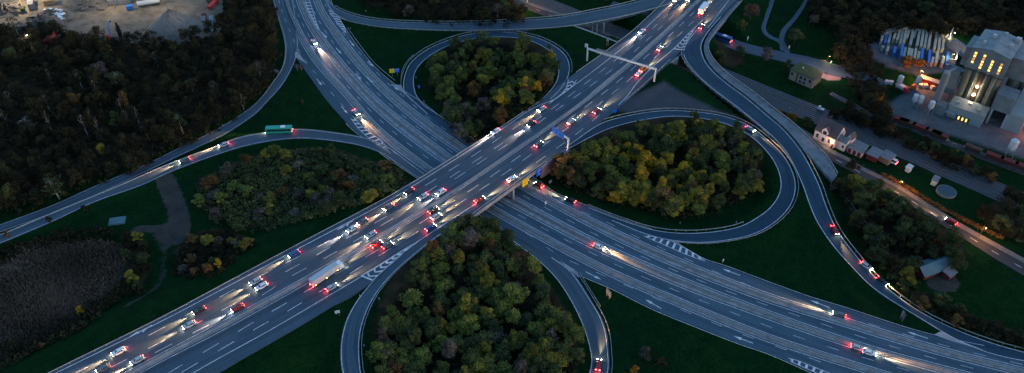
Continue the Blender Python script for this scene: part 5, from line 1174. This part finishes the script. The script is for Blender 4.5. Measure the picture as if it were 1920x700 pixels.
# --- scrap and gravel yard, upper left
def heap(x, y, rx, ry, h, mt, label, rz=0, name='heap', seed=1, seg=26, flat=.0, cat='heap', bumps=.12):
    g = P(x, y, -.25); rg = np.random.default_rng(seed); m = MB(); n = len(m.v); rings = 9
    for k in range(rings+1):
        f = 1-k/rings
        for i in range(seg):
            t_ = 2*math.pi*i/seg; q = f*(1+bumps*rg.normal()) if 0 < k < rings else f; zz = h*(1-f**1.15)*(1+bumps*.6*rg.normal()) if k else 0
            m.v.append((rx*q*math.cos(t_), ry*q*math.sin(t_), max(0, zz)))
    for k in range(rings):
        for i in range(seg): j = (i+1) % seg; m.f.append((k*seg+i, k*seg+j, (k+1)*seg+j, (k+1)*seg+i)); m.mi.append(0)
    o = m.build(name, B[mt], None, True); o.location = g; o.rotation_euler.z = rz; return tag(o, label, cat)
heap(330, 60, 17.5, 14, 13.5, 'gravel', 'large grey brown gravel heap in the lit yard', bumps=.05)
heap(305, 70, 9, 7, 3.6, 'gravel', 'low dark gravel heap in front of the large one', seed=4, bumps=.08)
heap(80, 46, 13, 9, 4.5, 'scrap', 'dark mixed scrap heap at the left of the yard', seed=2, bumps=.3)
heap(168, 10, 12, 8, 4, 'scrap', 'brown rubble heap at the top edge of the yard', seed=3, bumps=.25)
heap(12, 22, 9, 8, 4.5, 'scrap', 'rubble heap in the upper left corner of the yard', seed=6, bumps=.35)
heap(95, 28, 8, 5, 3, 'scrap', 'small brown heap behind the pale plastic sheets', seed=8, bumps=.3)
rg = random.Random(9)
for k in range(26):
    x, y = rg.uniform(84, 132), rg.uniform(18, 38)
    if abs((y-18)-(x-84)*.32) > 10: continue
    g = P(x, y, .6); m = MB(); m.hexa([(-1.4, -.8, 0), (1.4, -.8, 0), (1.4, .8, .1), (-1.3, .9, 0), (-1.1, -.6, .6), (1.1, -.5, .8), (1.0, .6, .7), (-1.0, .6, .5)]); o_ = m.build('plastic_bale', mat('pale blue plastic %d' % k, (.55+rg.uniform(-.2, .1), .62, .68), .1, 2)); o_.location = g; o_.rotation_euler.z = rg.uniform(0, 6)
    tag(o_, 'pale blue plastic bale lying on the scrap heap in the upper left yard', 'bale', 'plastic bales on the scrap heap')
g0, g1 = P(259, 14, 0), P(301, 7, 0); a = yaw(g0, g1); L = (g1-g0).length; t = thing('tank_trailer', 'long white cylindrical tank trailer parked at the top of the gravel yard', 'trailer', (g0.x, g0.y, -.22), a)
m = MB(); m.tube((0, 0, 2.3), (L, 0, 2.3), 1.35, 1.35, 20); part(m, 'tank', 'white', t); m = MB(); m.box(.4, L-.3, -.9, .9, .7, .98); part(m, 'chassis', 'dark_steel', t)
for x in (L*.7, L*.8, L*.9):
    for s in (-1, 1): m = MB(); m.tube((x, s*1.05-.15, .5), (x, s*1.05+.15, .5), .5, .5, 12); part(m, 'wheel', 'dark_steel', t)
def boxy(x, y, w, d, h, rz, mt, label, name='container', cat='container', extra=None):
    g = P(x, y, -.22); t = thing(name, label, cat, g, R(rz)); m = MB(); m.box(-w/2, w/2, -d/2, d/2, .2, h); part(m, 'body', mt, t)
    m = MB()
    for k in range(int(w/1.2)): m.box(-w/2+.4+k*1.2, -w/2+.6+k*1.2, -d/2-.08, -d/2-.01, .3, h-.2); m.box(-w/2+.4+k*1.2, -w/2+.6+k*1.2, d/2+.01, d/2+.08, .3, h-.2)
    m.box(-w/2+.2, w/2-.2, -d/2-.04, d/2+.04, h-.3, h-.15); part(m, 'ribs', mt, t); m = MB(); m.box(-w/2, w/2, -d/2-.1, d/2+.1, 0, .18); part(m, 'skids', 'dark_steel', t); return t
boxy(245, 18, 3.4, 2.6, 2.6, 15, 'blue', 'small blue container next to the white tank trailer')
boxy(226, 4, 12, 7, 3.2, 10, 'grey', 'long bluish grey container block at the top of the yard')
boxy(92, 78, 3, 7, 2.4, 8, 'redwood', 'left one of two dark red open skips at the wood edge', 'skip', 'skip'); boxy(105, 75, 3, 8, 3, 8, 'red', 'right and taller one of two red skips at the wood edge', 'skip', 'skip')
boxy(345, 70, 9, 2.5, 2.2, 12, 'pale', 'pale container in front of the gravel heap'); boxy(384, 60, 4, 2.5, 2, -40, 'rust', 'brown skip right of the gravel heap', 'skip', 'skip')
boxy(60, 12, 3, 9, 3.4, 25, 'grey', 'grey container between the rubble heaps at the left'); boxy(93, 8, 5, 4, 3, 20, 'wood', 'brown timber box at the upper left of the yard', 'crate', 'crate')
# red trucks, conveyor
def lorry(x, y, rz, mt, bed, label, L=7.5):
    g = P(x, y, -.22); t = thing('lorry', label, 'lorry', g, R(rz)); m = MB(); m.extr([(L/2-2, .7), (L/2, .7), (L/2, 1.9), (L/2-.3, 3), (L/2-2, 3)], -1.2, 1.2); part(m, 'cab', mt, t)
    m = MB(); m.hexa([(-L/2, -1.2, 1.1), (L/2-2.2, -1.2, 1.1), (L/2-2.2, 1.2, 1.1), (-L/2, 1.2, 1.1), (-L/2-.3, -1.25, 2.6), (L/2-2.2, -1.25, 2.6), (L/2-2.2, 1.25, 2.6), (-L/2-.3, 1.25, 2.6)]); part(m, 'bed', bed, t)
    m = MB(); m.box(L/2-.02, L/2+.03, -1, 1, 1.9, 2.6); part(m, 'windscreen', 'glass', t)
    for sx in (-L/2+.9, -L/2+2.1, L/2-1):
        for sy in (-1.05, 1.05): m = MB(); m.tube((sx, sy-.15, .5), (sx, sy+.15, .5), .5, .5, 12); part(m, 'wheel', 'dark_steel', t)
lorry(401, 12, 80, 'red', 'red', 'bright red tipper lorry at the top right of the gravel yard', 10); lorry(399, 2, 75, 'redwood', 'rust', 'dark red lorry behind the bright red tipper', 8); lorry(383, 40, 100, 'redwood', 'grey', 'dark lorry parked beside the conveyor machine', 8)
lorry(1691, 170, -60, 'red', 'white', 'red and white lorry beside the left mortar silo', 6.5)
g = P(398, 62, -.22); t = thing('conveyor', 'slanting grey conveyor machine at the right edge of the gravel yard', 'conveyor', g, R(105))
m = MB(); m.hexa([(0, -1, .6), (12, -1, 3.4), (12, 1, 3.4), (0, 1, .6), (0, -1, 1.3), (12, -1, 4.2), (12, 1, 4.2), (0, 1, 1.3)]); part(m, 'belt', 'pale', t); m = MB(); m.box(3, 4, -1.4, 1.4, 0, 1.5); m.box(8, 9, -1.4, 1.4, 0, 2.3); part(m, 'chassis', 'dark_steel', t)
g = P(207, 78, -.22); t = thing('excavator', 'scrap excavator with pale blue raised boom at the wood edge', 'excavator', g, R(100))
m = MB(); m.box(-2, 2, -1.6, 1.6, 0, .9); part(m, 'tracks', 'dark_steel', t); m = MB(); m.box(-1.8, 1.4, -1.3, 1.3, .95, 2.4); m.box(.2, 1.6, .2, 1.3, 2.4, 3.4); part(m, 'cab', 'red', t)
m = MB(); m.tube((1, -.5, 2.2), (5, -.5, 9), .35, .25, 8); m.tube((5, -.5, 9), (8.5, -.5, 8), .25, .18, 8); part(m, 'boom', 'blue', t); m = MB(); m.box(8.1, 8.9, -.9, -.1, 6.9, 8.0); part(m, 'grab', 'dark_steel', t)
g = P(45, 22, -.22); t = thing('excavator', 'small green excavator with long yellowish boom left of the scrap heap', 'excavator', g, R(120))
m = MB(); m.box(-1.8, 1.8, -1.4, 1.4, 0, .8); part(m, 'tracks', 'dark_steel', t); m = MB(); m.box(-1.6, 1.2, -1.1, 1.1, .85, 2.6); part(m, 'cab', 'sedum', t); m = MB(); m.tube((.8, 0, 2.2), (7, 0, 6.4), .3, .2, 8); m.tube((7, 0, 6.4), (10, 0, 2.4), .2, .15, 8); part(m, 'boom', 'tan', t)
g = P(253, 80, -.22); m = MB(); m.lathe((0, 0, 0), [(.9, 0), (.9, .6), (.5, .7), (.5, 5), (.7, 5.2), (.7, 6)], 12); o_ = m.build('mixer_column', B['pale']); o_.location = g; tag(o_, 'pale narrow column standing at the wood edge of the gravel yard', 'column')
# grey hatch slab
g = P(220, 415, -.1); m = MB(); m.box(-3.2, 3.2, -2.2, 2.2, -.2, .35); m.box(-2.9, 2.9, -1.9, 1.9, .36, .45); o_ = m.build('cover_slab', B['teal']); o_.location = g; o_.rotation_euler.z = R(12); tag(o_, 'pale teal rectangular cover slab on the grass beside the dirt track', 'slab')
# hedge lit orange along the village road
hp = [(q.x, q.y) for q in (G(x, y, .8) for x, y in ((1620,310),(1690,342),(1760,380),(1815,410),(1880,443),(1876,450),(1810,420),(1755,390),(1686,351),(1616,318)))]
rg = np.random.default_rng(8); C = []; rr = random.Random(8)
cl = crom([G(x, y, .6) for x, y in ((1655,328),(1690,346),(1755,385),(1812,415),(1878,447))], .8)
V, A = leaf_quads(cl+[0, 0, .9], np.full(len(cl), 1.15), 60, .2, rg, .9, .3)
tag(link('hedge', quadmesh('hedge', V, A, LEAF['rust'])), 'long clipped orange brown hedge along the far side of the village road', 'hedge')
# tower of house near top centre
g0, g1 = P(1135, 0, 0), P(1165, -6, 0); t = thing('building', 'blue grey roofed building at the top edge beyond the overpass ramp', 'building', (g0.x, g0.y, -.2), yaw(g0, g1)); m = MB(); m.box(0, 12, 0, 10, 0, 5); part(m, 'wall', 'white', t); m = MB(); gable(m, 0, 12, 0, 10, 5.05, 2, .4, .2); part(m, 'roof', 'redwood', t)
# signal / cabin on the railway
g = P(1538, 207, 0); t = thing('track_trolley', 'small white maintenance trolley standing on the railway', 'trolley', (g.x, g.y, .1), R(-38)); m = MB(); m.box(-1.6, 1.6, -.8, .8, .5, 1.1); part(m, 'deck', 'white', t); m = MB(); m.box(-1.2, -.2, -.7, .7, 1.12, 2); part(m, 'cabin', 'white', t)
for sx in (-1, 1): m = MB(); m.tube((sx, -.8, .3), (sx, .8, .3), .3, .3, 10); part(m, 'wheel_set', 'dark_steel', t)

# ------------------------------------------------------------------ lamps
def lamp(x, y, h, label, mt='lamp', energy=900, colr=(1, .40, .08), group='street lamps', arm=1.6, rz=0, name='street_lamp', ground=None, r=.25):
    g = G(x, y, h); gz = tz(g.x, g.y); t = thing(name, label, 'street lamp', (g.x, g.y, gz), rz, group)
    m = MB(); m.tube((0, arm, -.2), (0, arm, h-.1), .1, .07, 8); m.tube((0, arm, h-.1), (0, .1, h+.15), .06, .05, 6); part(m, 'pole', 'dark_steel', t)
    m = MB(); m.box(-.28, .28, -.5, .5, h+.1, h+.26); hd = part(m, 'lamp_head', 'dark_steel', t); m = MB(); m.lathe((0, 0, h-.16), [(.1, 0), (r, .08), (r, .24)], 10); part(m, 'lamp_glass', mt, hd)
    l = bpy.data.lights.new('lamp_light', 'POINT'); l.energy = energy; l.color = colr; l.shadow_soft_size = .3; o = bpy.data.objects.new('lamp_light', l); COL.objects.link(o); o.parent = t; o.location = (0, 0, h-.35); return t
lamp(1693, 341, 7, 'orange street lamp beside the village road, the brighter left one', energy=650)
lamp(1850, 428, 7, 'orange street lamp at the right end of the long hedge', energy=550)
lamp(988, 2, 7, 'orange street lamp on the lit road at the top edge', energy=650)
lamp(1556, 106, 4, 'yellow lamp on the small field above the country road', energy=60, colr=(1, .8, .2))
lamp(1560, 116, 9, 'pinkish street lamp above the country road by the green-roofed building', energy=900, colr=(1, .5, .42))
lamp(1730, 134, 7, 'bright orange lamp above the red machine in the works yard', energy=1600, colr=(1, .3, .06))
lamp(1791, 62, 5, 'floodlight at the upper corner of the pallet yard', energy=450, colr=(1, .8, .42), mt='lampw')
lamp(1790, 102, 5, 'floodlight at the lower corner of the pallet yard', energy=450, colr=(1, .78, .4), mt='lampw')
lamp(50, 66, 6, 'small white yard light shining through the trees at the upper left', energy=300, colr=(1, .95, .9), mt='lampw', r=.4)
for x, y, e, lb in ((30, -30, 3000, 'tall floodlight mast at the upper left corner of the yard'), (200, -24, 1200, 'tall floodlight mast behind the rubble heap'), (300, -20, 800, 'tall floodlight mast behind the white tank trailer')):
    lamp(x, y, 14, lb, energy=e, colr=(1, .78, .5), mt='lampw', group='floodlight masts of the gravel yard')
def glim(loc, e, c, s=.3, parent=None):
    l = bpy.data.lights.new('lamp_light', 'POINT'); l.energy = e; l.color = c; l.shadow_soft_size = s; o = bpy.data.objects.new('lamp_light', l); COL.objects.link(o); o.location = loc
glim(HOUSE(8.6, -.9, 3.0), 45, (1, .6, .3)); glim(HOUSE(3, -6, 5.5), 90, (1, .62, .45))
glim(CW(2.6, 9.2, 9.6), 60, (1, .72, .3)); glim(CW(2.6, 9.2, 14), 60, (1, .72, .3)); glim(CW(30, 6, 6), 400, (1, .2, .08))
# ------------------------------------------------------------------ vehicles
VC = dict(white=mat('white car paint', (.7, .72, .74), rough=.3, spec=.5), silver=mat('silver car paint', (.4, .42, .44), rough=.3, spec=.5), black=mat('black car paint', (.02, .02, .024), rough=.3, spec=.5), blue=mat('blue car paint', (.03, .08, .25), rough=.3, spec=.5), red=mat('red car paint', (.35, .02, .02), rough=.3, spec=.5), grey=mat('grey car paint', (.12, .13, .14), rough=.3, spec=.5), orange=mat('orange van paint', (.55, .2, .02), rough=.4), green=mat('green coach paint', (.02, .3, .2), rough=.35))
tyre = mat('tyre rubber', (.02, .02, .02), rough=.9); HEAD = glow('headlight', (1, .74, .45), 34); HEADW = glow('cool headlight', (1, .88, .86), 34); TAIL = glow('tail light', (1, .03, .03), 22); AMBER = glow('amber marker light', (1, .35, .03), 10)
def wheels_(t, xs, y, r, w=.24):
    m = MB(); m.tube((0, -w/2, 0), (0, w/2, 0), r, r, 14); me = m.mesh('wheel', tyre)
    for x in xs:
        for s in (-1, 1): o = link('wheel', me, t); o.location = (x, s*y, r)
def proto_car(L, Wd, prof, cabin, h):
    m = MB(); m.extr([(x, z) for x, z in prof], -Wd/2, Wd/2)
    n = len(m.v); # tapered cabin
    (x0, x1, x2, x3, zb, zt) = cabin; k = Wd/2-.06; kt = Wd/2-.24
    m.hexa([(x0, -k, zb), (x3, -k, zb), (x3, k, zb), (x0, k, zb), (x1, -kt, zt), (x2, -kt, zt), (x2, kt, zt), (x1, kt, zt)])
    g = MB(); f = .93
    def q(a, b, c, d, o):  # glass panes a little proud of the cabin
        g.quad(*[tuple(Vector(p_)+Vector(o)) for p_ in (a, b, c, d)])
    zi, zs = zb+.06, zt-.07
    lx = lambda z, a, b: a+(b-a)*(z-zb)/(zt-zb)
    ly = lambda z: k+(kt-k)*(z-zb)/(zt-zb)
    for s in (-1, 1): q((lx(zi, x0, x1)+.18, s*ly(zi), zi), (lx(zi, x3, x2)-.18, s*ly(zi), zi), (lx(zs, x3, x2)-.14, s*ly(zs), zs), (lx(zs, x0, x1)+.14, s*ly(zs), zs), (0, s*.012, 0))
    for (a, b, s) in ((x3, x2, 1), (x0, x1, -1)): q((lx(zi, a, b), -ly(zi)+.12, zi), (lx(zi, a, b), ly(zi)-.12, zi), (lx(zs, a, b), ly(zs)-.12, zs), (lx(zs, a, b), -ly(zs)+.12, zs), (s*.015, 0, .006))
    return m, g
PROF = [(-2.2, .3), (2.15, .3), (2.25, .55), (2.15, .78), (1.0, .95), (-2.0, 1.0), (-2.25, .85), (-2.25, .45)]
cb, cg = proto_car(4.5, 1.82, PROF, (-1.95, -1.4, .35, 1.15, .94, 1.46), 1.46)
PROF2 = [(-2.35, .35), (2.3, .35), (2.4, .65), (2.3, .95), (1.5, 1.15), (-2.35, 1.2)]
vb, vg = proto_car(5.2, 1.98, PROF2, (-2.35, -2.2, 1.1, 1.7, 1.14, 2.2), 2.2)
CARM = {c: cb.mesh('body', VC[c]) for c in VC}; VANM = {c: vb.mesh('body', VC[c]) for c in VC}
CG = cg.mesh('windows', B['glass']); VG = vg.mesh('windows', B['glass'])
def lampmesh(mt, w=.42, h=.2): m = MB(); m.quad((0, -w/2, -h/2), (0, w/2, -h/2), (0, w/2, h/2), (0, -w/2, h/2)); return m.mesh('light', mt)
HL = lampmesh(HEAD); HLW = lampmesh(HEADW); TLM = lampmesh(TAIL, .4, .22); AMB = lampmesh(AMBER, .25, .14)
def light(t, loc, kind, energy, colr, size=.2, aim=None, spot=1.1):
    l = bpy.data.lights.new('vehicle_light', kind); l.energy = energy; l.color = colr; l.shadow_soft_size = size
    if kind == 'SPOT': l.spot_size = spot; l.spot_blend = 1.0
    o = bpy.data.objects.new('vehicle_light', l); COL.objects.link(o); o.parent = t; o.location = loc
    if aim: o.rotation_euler = Vector(aim).to_track_quat('-Z', 'Y').to_euler()
HE, TE = 13000, 12
def lights_(t, xf, xb, y, z, warm, he=1.0, te=1.0, zt=None):
    for s in (-1, 1): o = link('headlight', HL if warm else HLW, t); o.location = (xf, s*y, z)
    for s in (-1, 1): o = link('tail_light', TLM, t); o.location = (xb, s*y, zt or z+.1)
    c = (1, .50, .22) if warm else (1, .66, .50)
    if he: light(t, (xf+.15, 0, z+.1), 'SPOT', HE*he, c, .35, (1, 0, -.075), .44)
    if te: light(t, (xb-.5, 0, z+.15), 'POINT', TE*te, (1, .05, .04), .25)
def place(x, y, x2, y2, z):
    """stand at the middle of the traced run, heading from (x2, y2) to (x, y)"""
    a, b = P(x, y, z), P(x2, y2, z); return (a+b)/2, yaw(b, a)
def car(x, y, x2, y2, z, colour, label, van=False, warm=True, he=1.0, te=1.0, group='vehicles on the motorway', zz=None):
    p_, a = place(x, y, x2, y2, z); p_.z = z if zz is None else zz
    t = thing('van' if van else 'car', label, 'van' if van else 'car', p_, a, group)
    link('body', (VANM if van else CARM)[colour], t); link('windows', VG if van else CG, t)
    wheels_(t, (-1.4, 1.4) if not van else (-1.55, 1.6), .82 if not van else .88, .33); 
    lights_(t, 2.26 if not van else 2.4, -2.28 if not van else -2.38, .66 if not van else .75, .66 if not van else .8, warm, he, te); return t
def truck(x, y, x2, y2, z, colour, label, L=11, he=1.0, te=1.3, group='vehicles on the motorway'):
    p_, a = place(x, y, x2, y2, z); t = thing('truck', label, 'truck', p_, a, group); h = L/2
    m = MB(); m.extr([(h-2, .5), (h, .5), (h, 1.8), (h-.25, 3.0), (h-2, 3.1)], -1.2, 1.2); m.build('cab', VC['white'], t)
    m = MB(); m.box(h-.04, h+.02, -1.05, 1.05, 1.9, 2.7); m.build('windscreen', B['glass'], t)
    m = MB(); m.box(-h, h-2.2, -1.25, 1.25, 1.1, 3.7); m.build('box_body', VC[colour], t)
    m = MB(); m.box(-h+.2, h-.3, -.6, .6, .6, 1.08); m.build('chassis', M['dark_steel'], t)
    wheels_(t, (-h+1.2, -h+2.5, h-1.2), 1.05, .5, .3); lights_(t, h+.03, -h-.03, .95, .85, True, he, te, .95)
    for s in (-1, 1):
        for k in range(3): o = link('marker_light', AMB, t); o.location = (-h+1+k*(L-4)/2, s*1.28, 1.2); o.rotation_euler.z = math.pi/2
    return t
def coach(x, y, x2, y2, z, colour, label, group='vehicles on the slip roads'):
    p_, a = place(x, y, x2, y2, z); t = thing('bus', label, 'bus', p_, a, group)
    m = MB(); m.extr([(-6, .45), (5.9, .45), (6, 1.4), (5.75, 3.2), (-5.95, 3.25)], -1.25, 1.25); m.build('body', VC[colour], t)
    m = MB()
    for s in (-1, 1): m.box(-5.6, 5.2, min(s*1.25, s*1.27), max(s*1.25, s*1.27), 1.6, 2.7)
    m.box(5.8, 6.02, -1.05, 1.05, 1.6, 2.8); m.build('windows', B['glass'], t)
    m = MB(); m.box(-3, -1, -.8, .8, 3.26, 3.5); m.build('roof_unit', VC['white'], t)
    wheels_(t, (-3.6, 3.6), 1.08, .5, .3); lights_(t, 6.03, -6.03, .95, .9, True, 1, 1.4, 1.1); return t
D = DZ+.07
on = [  # oncoming carriageway: front end, rear end of each traced run
 (1258,10,1276,-8,'white','white car with headlights on at the very top of the motorway, left lane',1), (1284,8,1300,-8,'silver','silver car with headlights on at the top, next to the median',1),
 (1188,73,1218,49,'white','white car with cold headlights above the overhead gantry',0), (990,223,1040,191,'silver','silver car with yellow headlights near the upper loop merge',1),
 (970,253,1022,217,'black','black car in the middle lane left of the blue signs',0), (914,258,945,239,'white','white car in the left lane at the upper end of the bridge',0),
 (762,391,824,351,'silver','silver car in the middle lane on the lower end of the bridge',1), (788,388,864,338,'white','white car next to the median on the lower end of the bridge',0),
 (755,369,780,353,'black','black car in the left lane at the bridge end',1), (697,411,760,371,'grey','grey car in the left lane above the scrub copse',1),
 (630,449,689,415,'white','white car in the left lane beside the turn arrow',0), (650,470,740,416,'silver','silver car in the inner lane below the scrub copse',1),
 (517,497,585,461,'blue','blue car in the left lane level with the small thicket',1), (447,547,512,513,'silver','silver car with yellow lights in the middle of the lower left motorway',1),
 (440,566,540,513,'white','white car beside the silver one on the lower left motorway',1), (388,610,502,550,'red','red car next to the median on the lower left motorway',0),
 (335,604,412,565,'black','black car in the left lane below the reed field bend',1), (338,620,373,603,'silver','silver car in the middle lane near the lower turn arrow',1),
 (179,684,267,640,'white','white car in the left lane at the bottom left',1), (180,700,209,686,'grey','grey car in the middle lane at the bottom left corner',1), (216,700,300,656,'silver','silver car next to the median at the bottom left',1),
 (660,430,700,406,'grey','small grey car following the white one past the turn arrow',1)]
for x, y, x2, y2, c, lb, wm in on: car(x, y, x2, y2, D, c, lb, warm=bool(wm), te=.12)
away = [
 (1322,44,1308,61,'red','red car leaving the motorway at the top right exit'), (1213,123,1181,157,'white','white car under the right half of the overhead gantry'),
 (1248,82,1226,104,'silver','silver car above the right end of the overhead gantry'), (1140,195,1097,226,'red','red car in the middle lane below the overhead gantry'),
 (1091,215,1050,246,'silver','silver car above the blue direction signs'), (1035,253,984,292,'grey','grey car with bright red tail lights left of the blue signs post'),
 (990,318,928,357,'white','white car in the right lane above the yellow sign'), (935,357,862,397,'red','red car braking in the right lane at the bridge end'),
 (836,382,789,411,'black','black car beside the median at the lower bridge joint'), (852,386,782,431,'silver','silver car in the middle lane near the bottom copse top'),
 (842,408,772,450,'blue','blue car in the right lane above the bottom loop exit'), (765,439,687,486,'grey','grey car in the middle lane by the white chevrons'),
 (745,436,666,485,'red','dark red car beside the median above the chevrons'), (652,523,592,559,'silver','silver car in the right lane at the lower motorway')]
for x, y, x2, y2, c, lb in away: car(x, y, x2, y2, D, c, lb, te=2.2)
truck(1330,4,1306,38, D, 'white', 'white box truck with red lights at the top of the motorway'); car(1238,108,1172,158, D, 'orange', 'orange van under the right end of the overhead gantry', van=True, te=2.2)
truck(660,488,566,552, D, 'silver', 'long pale box truck with orange lights on the lower right carriageway', 14)
low = [
 (606,101,574,62,.1,'white','white car with pinkish headlights on the upper left lower road',0,1), (690,236,646,191,.1,'silver','silver car with orange headlights beside the left hatched triangle',1,1),
 (1180,487,1067,443,.1,'white','white car with long warm beam on the lower road right of the bridge',1,1), (1655,668,1560,640,.1,'silver','silver car heading out at the lower right, beside the median',1,1),
 (1515,574,1632,610,.1,'grey','grey car with red tail lights in the upper right lane at lower right',1,2), (992,338,1028,360,.1,'red','red car braking under the yellow sign below the bridge',1,4),
 (1044,367,1095,388,.1,'black','black car in the slip lane right of the bridge',1,2), (1700,683,1560,644,.1,'white','white car behind the silver one at the lower right edge',1,.5)]
for x, y, x2, y2, z, c, lb, wm, te in low: car(x, y, x2, y2, z, c, lb, warm=bool(wm), te=te, group='vehicles on the lower road', he=1.2)
slip = [
 (1576,452,1554,416,2.2,'red','dark red car on the bend of the right slip road',1), (1640,512,1608,490,1.0,'silver','silver car with red lights on the lower right slip road',1), (1665,538,1642,521,.6,'black','black car just ahead on the lower right slip road',1),
 (322,312,370,293,1.52,'grey','grey car with red tail lights on the left slip road',1), (400,280,440,267,1.35,'silver','silver car between the grey car and the green bus',1),
 (1425,255,1388,233,5.0,'silver','silver car with orange headlights on the right loop beneath the trees',1), (1125,668,1119,705,.95,'red','small red car at the bottom of the right-hand loop arm',1),
 (1760,405,1805,429,.02,'red','red car with tail lights on the village road',1)]
for x, y, x2, y2, z, c, lb, wm in slip: car(x, y, x2, y2, z+.06, c, lb, te=1.6, he=.7, group='vehicles on the slip roads')
coach(488,250,560,247.5, .85, 'green', 'green coach with red lights on the crest of the left slip road')
coach(1336,70,1366,80, .03, 'blue', 'dark bus with orange lights on the country road under the slip road', 'vehicles on the country road')
car(1668,303,1674,306, -.15, 'white', 'white van parked at the end of the shed row', van=True, he=0, te=0, group='parked vans')
# ------------------------------------------------------------------ dusk light
world = bpy.data.worlds.new('World'); scene.world = world; world.use_nodes = True; wn = world.node_tree
bg = wn.nodes['Background']; sky = wn.nodes.new('ShaderNodeTexSky'); sky.sky_type = 'NISHITA'; sky.sun_disc = False
SUN_EL, SUN_AZ = R(1.5), R(115)
sky.sun_elevation = SUN_EL; sky.sun_rotation = SUN_AZ; sky.ozone_density = 2.6; sky.air_density = 1.0; sky.dust_density = .6
wn.links.new(sky.outputs['Color'], bg.inputs['Color']); bg.inputs['Strength'].default_value = .15
sd = bpy.data.lights.new('sun', 'SUN'); sd.energy = .04; sd.angle = R(20); sd.color = (1, .9, .8)
so = bpy.data.objects.new('sun', sd); COL.objects.link(so); so.rotation_euler = (R(62), 0, R(65))
scene.view_settings.view_transform = 'Standard'; scene.view_settings.look = 'None'; scene.view_settings.gamma = 1
scene.view_settings.exposure = 3.15
scene.cycles.use_denoising = True; scene.cycles.max_bounces = 4; scene.cycles.diffuse_bounces = 2; scene.cycles.glossy_bounces = 1
scene.cycles.sample_clamp_indirect = 3; scene.cycles.caustics_reflective = False; scene.cycles.caustics_refractive = False
scene.render.film_transparent = False
